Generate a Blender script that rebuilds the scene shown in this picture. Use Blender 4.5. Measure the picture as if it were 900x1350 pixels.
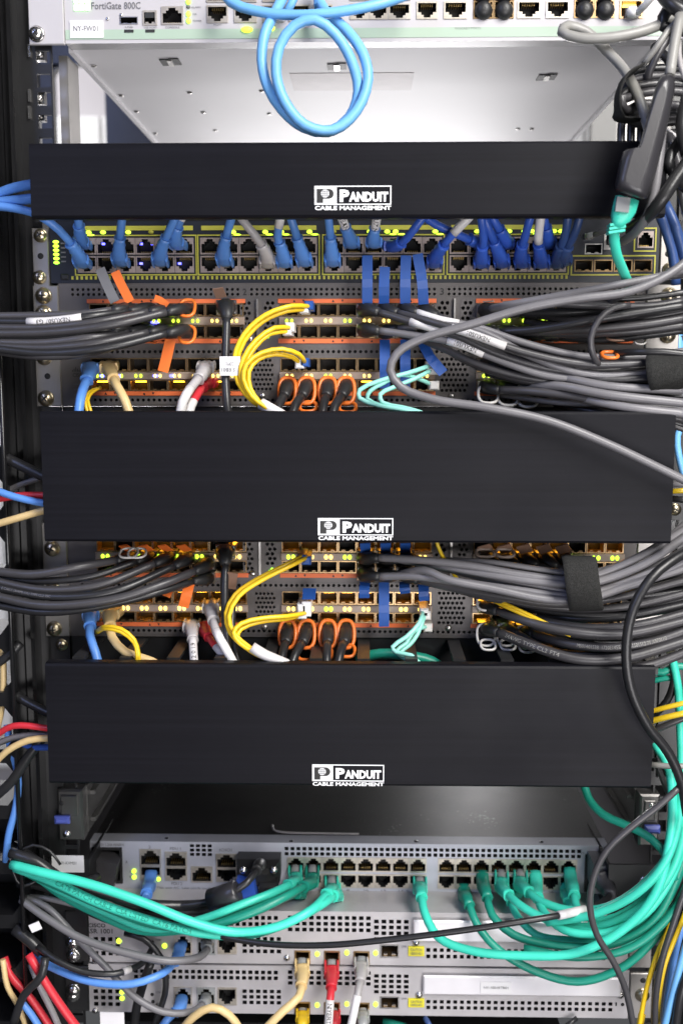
import bpy, math, random
from mathutils import Vector, Matrix, Euler
random.seed(11)
for o in list(bpy.data.objects):
    bpy.data.objects.remove(o, do_unlink=True)
sc = bpy.context.scene
COL = sc.collection

# ------------------------------------------------------------------ camera
F = 1400.0                       # focal length in photograph pixels (900 x 1350)
TH = math.atan(188 / F)          # looking slightly down
PS = math.atan(30 / F)           # and a touch to the left
DIST, CZ = 0.795, 1.2
cd = bpy.data.cameras.new('camera')
cam = bpy.data.objects.new('camera', cd)
COL.objects.link(cam)
cam.location = (0, -DIST, CZ)
cam.rotation_euler = (math.pi / 2 - TH, 0, PS)
cd.sensor_fit = 'VERTICAL'
cd.sensor_height = 22.3
cd.sensor_width = 22.3
cd.lens = F / 1350 * 22.3
cd.clip_start = 0.02
cd.clip_end = 60
cd.dof.use_dof = True
cd.dof.focus_distance = 0.765
cd.dof.aperture_fstop = 3.6
sc.camera = cam

# ------------------------------------------------------------------ light
w = bpy.data.worlds.new('World')
sc.world = w
w.use_nodes = True
bg = w.node_tree.nodes['Background']
bg.inputs[0].default_value = (0.93, 0.95, 1.0, 1)
bg.inputs[1].default_value = 0.07


def area(name, loc, aim, sx, sy, power, col):
    l = bpy.data.lights.new(name, 'AREA')
    l.shape = 'RECTANGLE'
    l.size, l.size_y = sx, sy
    l.energy = power
    l.color = col
    o = bpy.data.objects.new(name, l)
    COL.objects.link(o)
    o.location = loc
    o.rotation_euler = (Vector(aim) - Vector(loc)).to_track_quat('-Z', 'Y').to_euler()
    return o


area('ceiling_lamp', (0.75, -1.15, 2.15), (0.05, 0, 1.15), 0.5, 1.2, 38, (1.0, 0.97, 0.93))
area('left_blue_fill', (-0.95, -1.2, 2.0), (-0.1, 0, 1.1), 0.3, 1.0, 5, (0.42, 0.52, 1.0))  # added fill that gives the left side its bluish tint
area('low_front_fill', (0.55, -1.6, 0.62), (0.1, 0, 0.95), 1.2, 0.7, 15, (1.0, 0.97, 0.98))  # added fill lifting the appliance underside and the lower faces
area('rear_wall_fill', (0.2, 1.25, 2.3), (0.1, 1.8, 1.3), 1.6, 0.4, 3.5, (1.0, 0.98, 0.99))  # added to brighten the wall behind the rack
area('rear_wall_fill', (-1.3, 1.2, 1.9), (-1.2, 1.8, 0.9), 0.5, 0.5, 14, (1.0, 0.98, 0.99))  # added to whiten the wall showing through the left duct
area('rear_underside_fill', (0.22, 1.68, 0.98), (0.0, 0.2, 1.42), 1.1, 0.3, 27, (1.0, 0.98, 0.99))  # added behind the rack to light the appliance underside and the lid
sc.view_settings.view_transform = 'Standard'
sc.view_settings.look = 'None'
sc.view_settings.exposure = 0.42
sc.view_settings.gamma = 1.0
sc.view_settings.use_curve_mapping = False

# ------------------------------------------------------------------ pixel rays -> points in the place
CAMM = Euler((math.pi / 2 - TH, 0, PS), 'XYZ').to_matrix()
CAMP = Vector((0, -DIST, CZ))


def ray(px, py):
    return CAMM @ Vector(((px - 450) / F, -(py - 675) / F, -1))


def P(px, py, y=0.0):
    d = ray(px, py)
    return CAMP + d * ((y - CAMP.y) / d.y)


def PZ(px, py, z):
    d = ray(px, py)
    return CAMP + d * ((z - CAMP.z) / d.z)


def X(px, py, y=0.0):
    return P(px, py, y).x


def Z(py, y=0.0):
    return P(470, py, y).z


def S(px_len, y=0.0):
    return px_len * (DIST + y) / F


# ------------------------------------------------------------------ materials
MATS = {}


def mat(name, col, rough=0.5, metal=0.0, noise=0.0, nscale=60, bump=0.0, bscale=400, emit=0, rand=0.0, stretch=None,
        specks=0.0, coat=0.0, trans=0.0, rnoise=0.0, spec=None):
    m = bpy.data.materials.new(name)
    m.use_nodes = True
    nt = m.node_tree
    N, L = nt.nodes, nt.links
    b = N['Principled BSDF']
    b.inputs['Base Color'].default_value = (*col, 1)
    b.inputs['Roughness'].default_value = rough
    b.inputs['Metallic'].default_value = metal
    if spec is not None: b.inputs['Specular IOR Level'].default_value = spec
    if coat:
        b.inputs['Coat Weight'].default_value = coat
        b.inputs['Coat Roughness'].default_value = 0.15
    if trans:
        b.inputs['Transmission Weight'].default_value = trans
    if emit:
        b.inputs['Emission Color'].default_value = (*col, 1)
        b.inputs['Emission Strength'].default_value = emit
    tc = N.new('ShaderNodeTexCoord')
    src = tc.outputs['Object']
    if stretch:
        mp = N.new('ShaderNodeMapping')
        mp.inputs['Scale'].default_value = stretch
        L.new(src, mp.inputs[0])
        src = mp.outputs[0]
    last = None
    if noise:
        n = N.new('ShaderNodeTexNoise')
        n.inputs['Scale'].default_value = nscale
        n.inputs['Detail'].default_value = 5
        L.new(src, n.inputs['Vector'])
        r = N.new('ShaderNodeMapRange')
        r.inputs['From Min'].default_value = 0.3
        r.inputs['From Max'].default_value = 0.7
        r.inputs['To Min'].default_value = 1 - noise
        r.inputs['To Max'].default_value = 1 + noise
        L.new(n.outputs[0], r.inputs[0])
        hs = N.new('ShaderNodeHueSaturation')
        hs.inputs['Color'].default_value = (*col, 1)
        L.new(r.outputs[0], hs.inputs['Value'])
        last = hs.outputs[0]
    if rand:
        oi = N.new('ShaderNodeObjectInfo')
        r = N.new('ShaderNodeMapRange')
        r.inputs['To Min'].default_value = 1 - rand
        r.inputs['To Max'].default_value = 1 + rand
        L.new(oi.outputs['Random'], r.inputs[0])
        hs = N.new('ShaderNodeHueSaturation')
        hs.inputs['Color'].default_value = (*col, 1)
        if last:
            L.new(last, hs.inputs['Color'])
        L.new(r.outputs[0], hs.inputs['Value'])
        last = hs.outputs[0]
    if specks:
        v = N.new('ShaderNodeTexNoise')
        v.inputs['Scale'].default_value = 330
        v.inputs['Detail'].default_value = 2
        oo = N.new('ShaderNodeObjectInfo')
        va = N.new('ShaderNodeVectorMath')
        va.operation = 'ADD'
        L.new(tc.outputs['Object'], va.inputs[0])
        L.new(oo.outputs['Location'], va.inputs[1])
        L.new(va.outputs[0], v.inputs['Vector'])
        v2 = N.new('ShaderNodeTexNoise')
        v2.inputs['Scale'].default_value = 17
        L.new(va.outputs[0], v2.inputs['Vector'])
        ad = N.new('ShaderNodeMath')
        ad.operation = 'MULTIPLY'
        L.new(v.outputs[0], ad.inputs[0])
        L.new(v2.outputs[0], ad.inputs[1])
        r = N.new('ShaderNodeMapRange')
        r.inputs['From Min'].default_value = 0.425
        r.inputs['From Max'].default_value = 0.475
        r.inputs['To Max'].default_value = specks
        L.new(ad.outputs[0], r.inputs[0])
        mx = N.new('ShaderNodeMixRGB')
        mx.inputs[1].default_value = (*col, 1)
        mx.inputs[2].default_value = (0.6, 0.6, 0.6, 1)
        if last:
            L.new(last, mx.inputs[1])
        L.new(r.outputs[0], mx.inputs[0])
        last = mx.outputs[0]
    if last:
        L.new(last, b.inputs['Base Color'])
    if rnoise:
        n = N.new('ShaderNodeTexNoise')
        n.inputs['Scale'].default_value = 14
        n.inputs['Detail'].default_value = 6
        L.new(tc.outputs['Object'], n.inputs['Vector'])
        r = N.new('ShaderNodeMapRange')
        r.inputs['From Min'].default_value = 0.3
        r.inputs['From Max'].default_value = 0.7
        r.inputs['To Min'].default_value = rough - rnoise
        r.inputs['To Max'].default_value = rough + rnoise
        L.new(n.outputs[0], r.inputs[0])
        L.new(r.outputs[0], b.inputs['Roughness'])
    if bump:
        n = N.new('ShaderNodeTexNoise')
        n.inputs['Scale'].default_value = bscale
        n.inputs['Detail'].default_value = 4
        L.new(src, n.inputs['Vector'])
        bp = N.new('ShaderNodeBump')
        bp.inputs['Strength'].default_value = bump
        bp.inputs['Distance'].default_value = 0.0006
        L.new(n.outputs[0], bp.inputs['Height'])
        L.new(bp.outputs[0], b.inputs['Normal'])
    MATS[name] = m
    return m


M = MATS
mat('cover_black', (0.0062, 0.0062, 0.0088), 0.46, 0, noise=0.18, nscale=9, stretch=(0.5, 6, 40), bump=0.10, bscale=60, rnoise=0.06, spec=0.13)
mat('black_metal', (0.012, 0.012, 0.013), 0.38, 0, noise=0.2, bump=0.05, coat=0.2)
mat('black_gloss', (0.010, 0.010, 0.011), 0.18, 0, noise=0.2)
mat('black_plastic', (0.018, 0.018, 0.019), 0.45, 0, noise=0.15, bump=0.05)
mat('kvm_top', (0.016, 0.015, 0.0155), 0.42, 0, noise=0.3, nscale=500, bump=0.15, bscale=900, specks=0.30, rnoise=0.06)
mat('hole_dark', (0.006, 0.006, 0.007), 0.6)  # shade inside holes and recesses, put into the colour
mat('firewall_white', (0.45, 0.435, 0.45), 0.42, 0, noise=0.03, nscale=12, bump=0.04)
mat('firewall_band', (0.35, 0.45, 0.36), 0.42, 0, noise=0.03, nscale=12)
mat('firewall_base', (0.82, 0.80, 0.82), 0.6, 0.0, noise=0.03, nscale=7, bump=0.04, bscale=900)
mat('sticker', (0.80, 0.79, 0.80), 0.6, 0, noise=0.03)
mat('sticker_rose', (0.62, 0.56, 0.57), 0.6, 0, noise=0.10, nscale=40)
mat('white_plastic', (0.78, 0.78, 0.78), 0.45, 0, noise=0.04)
mat('ink_white', (0.86, 0.87, 0.88), 0.5, 0, noise=0.05, nscale=300)
mat('ink_black', (0.02, 0.02, 0.02), 0.5)
mat('ink_grey', (0.14, 0.14, 0.15), 0.5)
mat('steel', (0.62, 0.60, 0.58), 0.32, 1.0, noise=0.1, nscale=90, bump=0.05)
mat('zinc_ear', (0.42, 0.40, 0.38), 0.38, 0.8, noise=0.12, nscale=40, bump=0.05)
mat('zinc_dark', (0.17, 0.165, 0.16), 0.34, 0.85, noise=0.15, nscale=40, bump=0.05)
mat('screw_brass', (0.66, 0.57, 0.40), 0.30, 1.0, noise=0.15)
mat('screw_steel', (0.72, 0.70, 0.68), 0.22, 1.0, noise=0.1)
mat('jack_metal', (0.55, 0.50, 0.43), 0.38, 0.7, noise=0.12, nscale=200)
mat('jack_beige', (0.34, 0.28, 0.26), 0.45, 0.3, noise=0.10, nscale=200)
mat('cage_metal', (0.40, 0.27, 0.14), 0.28, 0.9, noise=0.15, nscale=200)
mat('gold', (0.75, 0.52, 0.20), 0.3, 1.0)
mat('switch_blue', (0.009, 0.012, 0.021), 0.45, 0, noise=0.1, bump=0.05)
mat('switch_yellow', (0.42, 0.40, 0.05), 0.5, 0, noise=0.1)
mat('nexus_grey', (0.120, 0.110, 0.108), 0.45, 0.3, noise=0.08, nscale=40, bump=0.06)
mat('orange_strip', (0.80, 0.17, 0.05), 0.5, 0, noise=0.08)
mat('pale_strip', (0.36, 0.28, 0.23), 0.4, 0, noise=0.06)
mat('kvm_face', (0.45, 0.46, 0.52), 0.42, 0.2, noise=0.05, bump=0.05)
mat('asr_grey', (0.48, 0.46, 0.47), 0.45, 0.2, noise=0.06, bump=0.06)
mat('asr_card', (0.84, 0.82, 0.85), 0.35, 0.2, noise=0.03)
mat('label_yellow', (0.75, 0.68, 0.03), 0.5)
mat('ear_black', (0.016, 0.016, 0.017), 0.4, 0, noise=0.2, bump=0.04)
mat('latch_blue', (0.08, 0.11, 0.42), 0.4, 0, noise=0.08)
mat('led_green', (0.40, 1.0, 0.06), 0.4, emit=1.6)
mat('led_lime', (0.60, 1.0, 0.05), 0.4, emit=1.7)
mat('led_warm', (1.0, 0.72, 0.16), 0.4, emit=2.0)
mat('amber_glow', (1.0, 0.42, 0.02), 0.4, emit=9.0)
mat('led_blue', (0.12, 0.12, 1.0), 0.4, emit=4.0)
mat('logo_green', (0.45, 1.0, 0.35), 0.4, emit=2.2)
mat('wall_paint', (0.50, 0.48, 0.50), 0.7, 0, noise=0.04, nscale=3)
mat('wall_white', (0.86, 0.86, 0.86), 0.6, 0, noise=0.02, nscale=3)
# cables
CB = dict(rough=0.40, noise=0.07, nscale=35, bump=0.10, bscale=500, rand=0.12)
mat('c_lightblue', (0.16, 0.42, 0.78), **CB)
mat('c_blue', (0.10, 0.26, 0.66), **CB)
mat('c_deepblue', (0.035, 0.105, 0.50), **CB)
mat('c_navy', (0.035, 0.075, 0.22), **CB)
mat('c_teal', (0.05, 0.62, 0.46), **CB)
mat('c_darkteal', (0.012, 0.27, 0.19), **CB)
mat('c_black', (0.020, 0.020, 0.022), 0.34, 0, noise=0.12, nscale=35, bump=0.10, bscale=500, rand=0.2)
mat('c_charcoal', (0.050, 0.048, 0.052), 0.36, 0, noise=0.10, nscale=35, bump=0.10, bscale=500, rand=0.2)
mat('c_grey', (0.16, 0.155, 0.165), 0.38, 0, noise=0.08, nscale=35, bump=0.08, bscale=500, rand=0.1)
mat('c_midgrey', (0.27, 0.265, 0.25), **CB)
mat('c_palegrey', (0.42, 0.40, 0.40), **CB)
mat('c_tan', (0.68, 0.50, 0.24), **CB)
mat('c_red', (0.60, 0.03, 0.045), **CB)
mat('c_white', (0.72, 0.70, 0.70), **CB)
mat('c_yellow', (0.86, 0.56, 0.02), 0.35, 0, noise=0.05, rand=0.06)
mat('c_aqua', (0.30, 0.72, 0.62), 0.35, 0, noise=0.05, rand=0.06)
mat('c_gold', (0.70, 0.48, 0.02), 0.35, 0, noise=0.05, rand=0.08)
mat('tab_blue', (0.018, 0.08, 0.32), 0.42, 0, noise=0.06)
mat('tab_orange', (0.80, 0.17, 0.03), 0.40, 0, noise=0.06)
mat('tab_bronze', (0.22, 0.13, 0.09), 0.42, 0, noise=0.06)
mat('tab_grey', (0.16, 0.16, 0.17), 0.45, 0, noise=0.06)
mat('bail_orange', (0.82, 0.19, 0.03), 0.32, 0, noise=0.05)
mat('bail_white', (0.62, 0.60, 0.57), 0.35, 0, noise=0.05)
mat('plug_clear', (0.30, 0.31, 0.31), 0.2, 0, noise=0.1)
mat('adapter', (0.030, 0.029, 0.033), 0.30, 0, noise=0.08, bump=0.05)
mat('velcro', (0.016, 0.016, 0.015), 0.95, 0, noise=0.6, nscale=900, bump=1.0, bscale=1500)

# ------------------------------------------------------------------ mesh helpers
WORLD = {}


class MB:
    def __init__(s):
        s.v, s.f, s.m, s.sm = [], [], [], []

    def face(s, pts, mi=0, smooth=False):
        n = len(s.v)
        s.v.extend(Vector(p) for p in pts)
        s.f.append(tuple(range(n, n + len(pts))))
        s.m.append(mi)
        s.sm.append(smooth)

    def box(s, x0, x1, y0, y1, z0, z1, mi=0, bev=0.0):
        if x0 > x1: x0, x1 = x1, x0
        if y0 > y1: y0, y1 = y1, y0
        if z0 > z1: z0, z1 = z1, z0
        if bev <= 0:
            c = [(x0, y0, z0), (x1, y0, z0), (x1, y1, z0), (x0, y1, z0), (x0, y0, z1), (x1, y0, z1), (x1, y1, z1), (x0, y1, z1)]
            n = len(s.v)
            s.v.extend(Vector(p) for p in c)
            for q in ((3, 2, 1, 0), (4, 5, 6, 7), (0, 1, 5, 4), (1, 2, 6, 5), (2, 3, 7, 6), (3, 0, 4, 7)):
                s.f.append(tuple(n + k for k in q)); s.m.append(mi); s.sm.append(False)
        else:
            # front (y0) edges chamfered
            b = min(bev, (x1 - x0) * .45, (z1 - z0) * .45)
            yb = min(y0 + b, y1)
            fr = [(x0 + b, y0, z0 + b), (x1 - b, y0, z0 + b), (x1 - b, y0, z1 - b), (x0 + b, y0, z1 - b)]
            md = [(x0, yb, z0), (x1, yb, z0), (x1, yb, z1), (x0, yb, z1)]
            bk = [(x0, y1, z0), (x1, y1, z0), (x1, y1, z1), (x0, y1, z1)]
            s.face(fr, mi)
            for k in range(4):
                j = (k + 1) % 4
                s.face([md[k], md[j], fr[j], fr[k]], mi)
                s.face([bk[k], bk[j], md[j], md[k]], mi)
            s.face(bk[::-1], mi)

    def obox(s, c, ax, ay, az, hx, hy, hz, mi=0):
        c = Vector(c)
        q = []
        for sz in (-1, 1):
            for sx, sy in ((-1, -1), (1, -1), (1, 1), (-1, 1)):
                q.append(c + ax * hx * sx + ay * hy * sy + az * hz * sz)
        n = len(s.v)
        s.v.extend(q)
        for f in ((3, 2, 1, 0), (4, 5, 6, 7), (0, 1, 5, 4), (1, 2, 6, 5), (2, 3, 7, 6), (3, 0, 4, 7)):
            s.f.append(tuple(n + k for k in f)); s.m.append(mi); s.sm.append(False)

    def rings(s, rings, mi=0, smooth=True, cap=True, closed=False):
        n0 = len(s.v)
        k = len(rings[0])
        for r in rings:
            s.v.extend(r)
        m = len(rings)
        for i in range(m if closed else m - 1):
            a, b = n0 + i * k, n0 + ((i + 1) % m) * k
            for j in range(k):
                j2 = (j + 1) % k
                s.f.append((a + j, a + j2, b + j2, b + j)); s.m.append(mi); s.sm.append(smooth)
        if cap and not closed:
            s.f.append(tuple(n0 + j for j in range(k - 1, -1, -1))); s.m.append(mi); s.sm.append(False)
            s.f.append(tuple(n0 + (m - 1) * k + j for j in range(k))); s.m.append(mi); s.sm.append(False)

    def tube(s, path, r, n=10, mi=0, closed=False):
        rr = r if isinstance(r, (list, tuple)) else [r] * len(path)
        fr = frames(path, closed)
        rings = []
        for p, (t, a, b), q in zip(path, fr, rr):
            rings.append([p + (a * math.cos(2 * math.pi * k / n) + b * math.sin(2 * math.pi * k / n)) * q for k in range(n)])
        s.rings(rings, mi, True, True, closed)

    def disc(s, c, r, depth, n=12, mi=0, dome=0.0):
        # pin pointing to the camera (-y)
        rings = []
        for (ry, rr) in ((0, 1.0), (-depth * .6, 1.0), (-depth * .9 - dome * .3, .82), (-depth - dome * .8, .5), (-depth - dome, .15)):
            rings.append([Vector((c[0] + rr * r * math.cos(2 * math.pi * k / n), c[1] + ry, c[2] + rr * r * math.sin(2 * math.pi * k / n))) for k in range(n)])
        s.rings(rings, mi, True, True)

    def maskplate(s, xs, zs, filled, y0, depth, mf=0, mw=0, mb=None, outer=True):
        nx, nz = len(xs) - 1, len(zs) - 1
        fl = [[filled(i, j) for j in range(nz)] for i in range(nx)]
        g = lambda i, j: fl[i][j] if 0 <= i < nx and 0 <= j < nz else None
        y1 = y0 + depth
        for i in range(nx):
            for j in range(nz):
                a, b, c, d = xs[i], xs[i + 1], zs[j], zs[j + 1]
                if fl[i][j]:
                    s.face([(a, y0, c), (b, y0, c), (b, y0, d), (a, y0, d)], mf)
                    for (q, pts) in ((g(i - 1, j), [(a, y0, c), (a, y0, d), (a, y1, d), (a, y1, c)]),
                                     (g(i + 1, j), [(b, y0, d), (b, y0, c), (b, y1, c), (b, y1, d)]),
                                     (g(i, j - 1), [(b, y0, c), (a, y0, c), (a, y1, c), (b, y1, c)]),
                                     (g(i, j + 1), [(a, y0, d), (b, y0, d), (b, y1, d), (a, y1, d)])):
                        if q is False or (q is None and outer):
                            s.face(pts, mw if q is False else mf)
                elif mb is not None:
                    s.face([(a, y1, c), (b, y1, c), (b, y1, d), (a, y1, d)], mb)

    def roundgrid(s, x0, x1, z0, z1, nx, nz, y0, depth=0.003, fill=0.36, stagger=False, mf=0, mw=0, mb=1, n=8):
        dx, dz = (x1 - x0) / (nx + (0.5 if stagger else 0)), (z1 - z0) / nz
        r = min(dx, dz) * fill
        for j in range(nz):
            c, d = z0 + j * dz, z0 + (j + 1) * dz
            sh = dx * .5 if (stagger and j % 2) else 0
            if stagger:
                if sh: s.face([(x0, y0, c), (x0 + sh, y0, c), (x0 + sh, y0, d), (x0, y0, d)], mf)
                else: s.face([(x1 - dx * .5, y0, c), (x1, y0, c), (x1, y0, d), (x1 - dx * .5, y0, d)], mf)
            for i in range(nx):
                a = x0 + sh + i * dx
                cx, cz = a + dx / 2, (c + d) / 2
                out, inn = [], []
                for k in range(n):
                    t = 2 * math.pi * k / n
                    co, si = math.cos(t), math.sin(t)
                    m = max(abs(co), abs(si))
                    out.append((cx + co / m * dx / 2, y0, cz + si / m * dz / 2))
                    inn.append((cx + co * r, y0, cz + si * r))
                bk = [(p[0], y0 + depth, p[2]) for p in inn]
                for k in range(n):
                    l = (k + 1) % n
                    s.face([out[k], out[l], inn[l], inn[k]], mf)
                    s.face([inn[k], inn[l], bk[l], bk[k]], mw)
                s.face(bk, mb)

    def build(s, name, mats, parent=None, loc=None):
        if isinstance(mats, str): mats = [mats]
        if loc is None:
            lo = Vector((min(p.x for p in s.v), min(p.y for p in s.v), min(p.z for p in s.v)))
            hi = Vector((max(p.x for p in s.v), max(p.y for p in s.v), max(p.z for p in s.v)))
            loc = Vector(((lo.x + hi.x) / 2, (lo.y + hi.y) / 2, lo.z))
        me = bpy.data.meshes.new(name)
        me.from_pydata([tuple(p - loc) for p in s.v], [], s.f)
        for m in mats: me.materials.append(M[m])
        me.polygons.foreach_set('material_index', s.m)
        me.polygons.foreach_set('use_smooth', s.sm)
        me.update()
        o = bpy.data.objects.new(name, me)
        COL.objects.link(o)
        if parent is not None:
            o.parent = parent
            o.location = loc - WORLD[parent.name]
        else:
            o.location = loc
        WORLD[o.name] = Vector(loc)
        return o


def frames(path, closed=False):
    n = len(path)
    ts = []
    for i in range(n):
        a = path[(i - 1) % n] if (closed or i > 0) else path[i]
        b = path[(i + 1) % n] if (closed or i < n - 1) else path[i]
        t = b - a
        ts.append(t.normalized() if t.length > 1e-9 else Vector((0, 0, 1)))
    up = Vector((0, -1, 0))
    if abs(ts[0].dot(up)) > .95: up = Vector((0, 0, 1))
    a = (up - ts[0] * up.dot(ts[0])).normalized()
    out = []
    for t in ts:
        a = a - t * a.dot(t)
        a = a.normalized() if a.length > 1e-6 else t.orthogonal().normalized()
        out.append((t, a, t.cross(a)))
    return out


def tag(o, label, cat, group=None):
    o['label'] = label
    o['category'] = cat
    if group: o['group'] = group
    return o


def thing(name, loc, label, cat, group=None):
    o = bpy.data.objects.new(name, None)
    o.empty_display_size = 0.02
    COL.objects.link(o)
    o.location = loc
    WORLD[o.name] = Vector(loc)
    return tag(o, label, cat, group)


def spline(pts, step=0.006, closed=False):
    n = len(pts)
    out = []
    rng = range(n) if closed else range(n - 1)
    for i in rng:
        p1, p2 = pts[i], pts[(i + 1) % n]
        p0 = pts[(i - 1) % n] if (closed or i > 0) else p1 * 2 - p2
        p3 = pts[(i + 2) % n] if (closed or i < n - 2) else p2 * 2 - p1
        d01, d12, d23 = [max(1e-5, (b - a).length) ** .5 for a, b in ((p0, p1), (p1, p2), (p2, p3))]
        m1 = (p2 - p1) + ((p1 - p0) / d01 - (p2 - p0) / (d01 + d12)) * d12
        m2 = (p2 - p1) + ((p3 - p2) / d23 - (p3 - p1) / (d12 + d23)) * d12
        k = max(2, int((p2 - p1).length / step))
        for j in range(k):
            t = j / k
            t2, t3 = t * t, t * t * t
            out.append(p1 * (2 * t3 - 3 * t2 + 1) + m1 * (t3 - 2 * t2 + t) + p2 * (-2 * t3 + 3 * t2) + m2 * (t3 - t2))
    if not closed: out.append(pts[-1].copy())
    return out


# ------------------------------------------------------------------ writing
TXT = {}


def textmesh(s, bold=0.0, shear=0.0):
    key = (s, bold, shear)
    if key in TXT: return TXT[key]
    c = bpy.data.curves.new('lettering', 'FONT')
    c.body = s
    c.size = 1
    c.offset = bold
    c.shear = shear
    c.resolution_u = 2
    o = bpy.data.objects.new('lettering', c)
    COL.objects.link(o)
    dg = bpy.context.evaluated_depsgraph_get()
    me = bpy.data.meshes.new_from_object(o.evaluated_get(dg))
    vs = [Vector(v.co) for v in me.vertices]
    fs = [tuple(p.vertices) for p in me.polygons]
    bpy.data.objects.remove(o, do_unlink=True)
    bpy.data.curves.remove(c)
    bpy.data.meshes.remove(me)
    x0, x1 = min(v.x for v in vs), max(v.x for v in vs)
    y0, y1 = min(v.y for v in vs), max(v.y for v in vs)
    vs = [Vector(((v.x - x0) / (x1 - x0), (v.y - y0) / (y1 - y0), 0)) for v in vs]
    TXT[key] = (vs, fs, (x1 - x0) / (y1 - y0))
    return TXT[key]


def add_text(mb, s, x0, x1, z0, z1, y, mi=0, bold=0.0, flip=False):
    vs, fs, _ = textmesh(s, bold)
    n = len(mb.v)
    for v in vs:
        u, q = (1 - v.x, 1 - v.y) if flip else (v.x, v.y)
        mb.v.append(Vector((x0 + u * (x1 - x0), y, z0 + q * (z1 - z0))))
    for f in fs:
        mb.f.append(tuple(n + k for k in f)); mb.m.append(mi); mb.sm.append(False)

# ================================================================== the setting behind the rack
mb = MB(); mb.box(-2.2, 2.2, 1.8, 1.86, -0.2, 3.0)
wall = mb.build('back_wall', 'wall_paint'); wall['kind'] = 'structure'
mb = MB()
for k in range(-26, 27):
    mb.box(k * 0.0535 - 0.0235, k * 0.0535 + 0.0235, 1.765, 1.79, 0.2, 1.785, bev=0.004)  # white blocks stand in for bright squares of unknown source
wp = mb.build('white_wall_blocks', 'wall_white'); wp['kind'] = 'structure'

# ================================================================== rack
U = 0.04445
ZT, ZB = Z(-70), Z(1430)
rack = thing('equipment_rack', (0, 0.05, ZB), 'black steel equipment rack with square holes down its front posts', 'rack')


def hole_strip(name, xa, xb, hx, y0, parent):
    """flat rack post with EIA square holes"""
    mb = MB()
    zs = [ZB]
    z = Z(46) + 0.0475 + U * 2
    zz = []
    i = 0
    while z > ZB + 0.01:
        zz.append(z)
        z -= (0.0159, 0.0159, 0.0127)[i % 3]; i += 1
    for q in reversed(zz):
        zs += [q - 0.0047, q + 0.0047]
    zs.append(max(ZT, zs[-1] + 0.01))
    xs = [xa, hx - 0.0049, hx + 0.0049, xb]
    mb.maskplate(xs, zs, lambda i, j: not (i == 1 and j % 2 == 1), y0, 0.003)
    return mb.build(name, 'black_metal', parent)


XL, XR = -0.2325, 0.2325
hole_strip('front_post', -0.2500, -0.2262, -0.2325, 0.004, rack)
hole_strip('front_post', 0.2262, 0.2500, 0.2325, 0.004, rack)
for s in (-1, 1):
    mb = MB()
    mb.box(s * 0.2500, s * 0.2530, -0.012, 0.055, ZB, ZT)
    mb.box(s * 0.2535, s * 0.2592, -0.006, 0.000, ZB, ZT)
    mb.build('post_flange', 'black_gloss', rack)
    mb = MB()
    mb.box(s * 0.205, s * 0.255, 0.72, 0.76, ZB, ZT + .2)
    mb.build('rear_post', 'black_metal', rack)
mb = MB()
mb.box(-0.75, 0.75, 0.80, 0.82, 1.637, 1.95)
mb.box(-0.75, -0.452, 0.80, 0.82, 1.30, 1.6365)
mb.box(-0.376, -0.300, 0.80, 0.82, 0.6, 1.6365)
mb.box(0.325, 0.362, 0.80, 0.82, 0.6, 1.6365)
mb.box(0.44, 0.75, 0.80, 0.82, 0.9, 1.6365)
for k in range(4):
    q = k / 4 * math.pi / 2
    mb.box(-0.4515, -0.4515 + 0.016 * (1 - math.sin(q)), 0.801, 0.819, 1.6365 - 0.016 * (1 - math.cos(q)) - 0.004, 1.6364)
mb.build('rear_frame', 'black_metal', rack)
mb = MB(); mb.box(0.3625, 0.4395, 0.805, 0.815, 0.9, 1.636)
mb.build('rear_blank', 'zinc_dark', rack)

for s in (-1, 1):
    mb = MB(); mb.box(s * 0.2535, s * 0.2555, .06, .80, ZB, Z(215)); mb.build('side_blackout', 'black_metal', rack)  # added to keep the rack interior dark
mb = MB(); mb.box(-0.2645, 0.13, 0.803, 0.812, 0.6, 1.12); mb.build('rear_blackout', 'black_metal', rack)  # added to shade the left rear, left open for the lid's sheen
# cage nuts in free holes
for py in (72, 130, 152):
    c = P(52, py, 0.012)
    mb = MB()
    mb.box(c.x - .0046, c.x + .0046, 0.008, 0.016, c.z - .0045, c.z + .0045, bev=.001)
    mb.box(c.x - .0052, c.x - .0036, 0.002, 0.010, c.z - .0044, c.z + .0044)
    mb.disc((c.x + .001, 0.008, c.z - .0005), .0026, .002, 10, 0)
    mb.build('cage_nut', 'screw_steel', rack)
# grey cord and bright strip seen just inside the post
mb = MB(); mb.box(-0.2255, -0.219, 0.02, 0.05, Z(190), Z(60)); mb.build('inner_rail', 'zinc_ear', rack)

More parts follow.
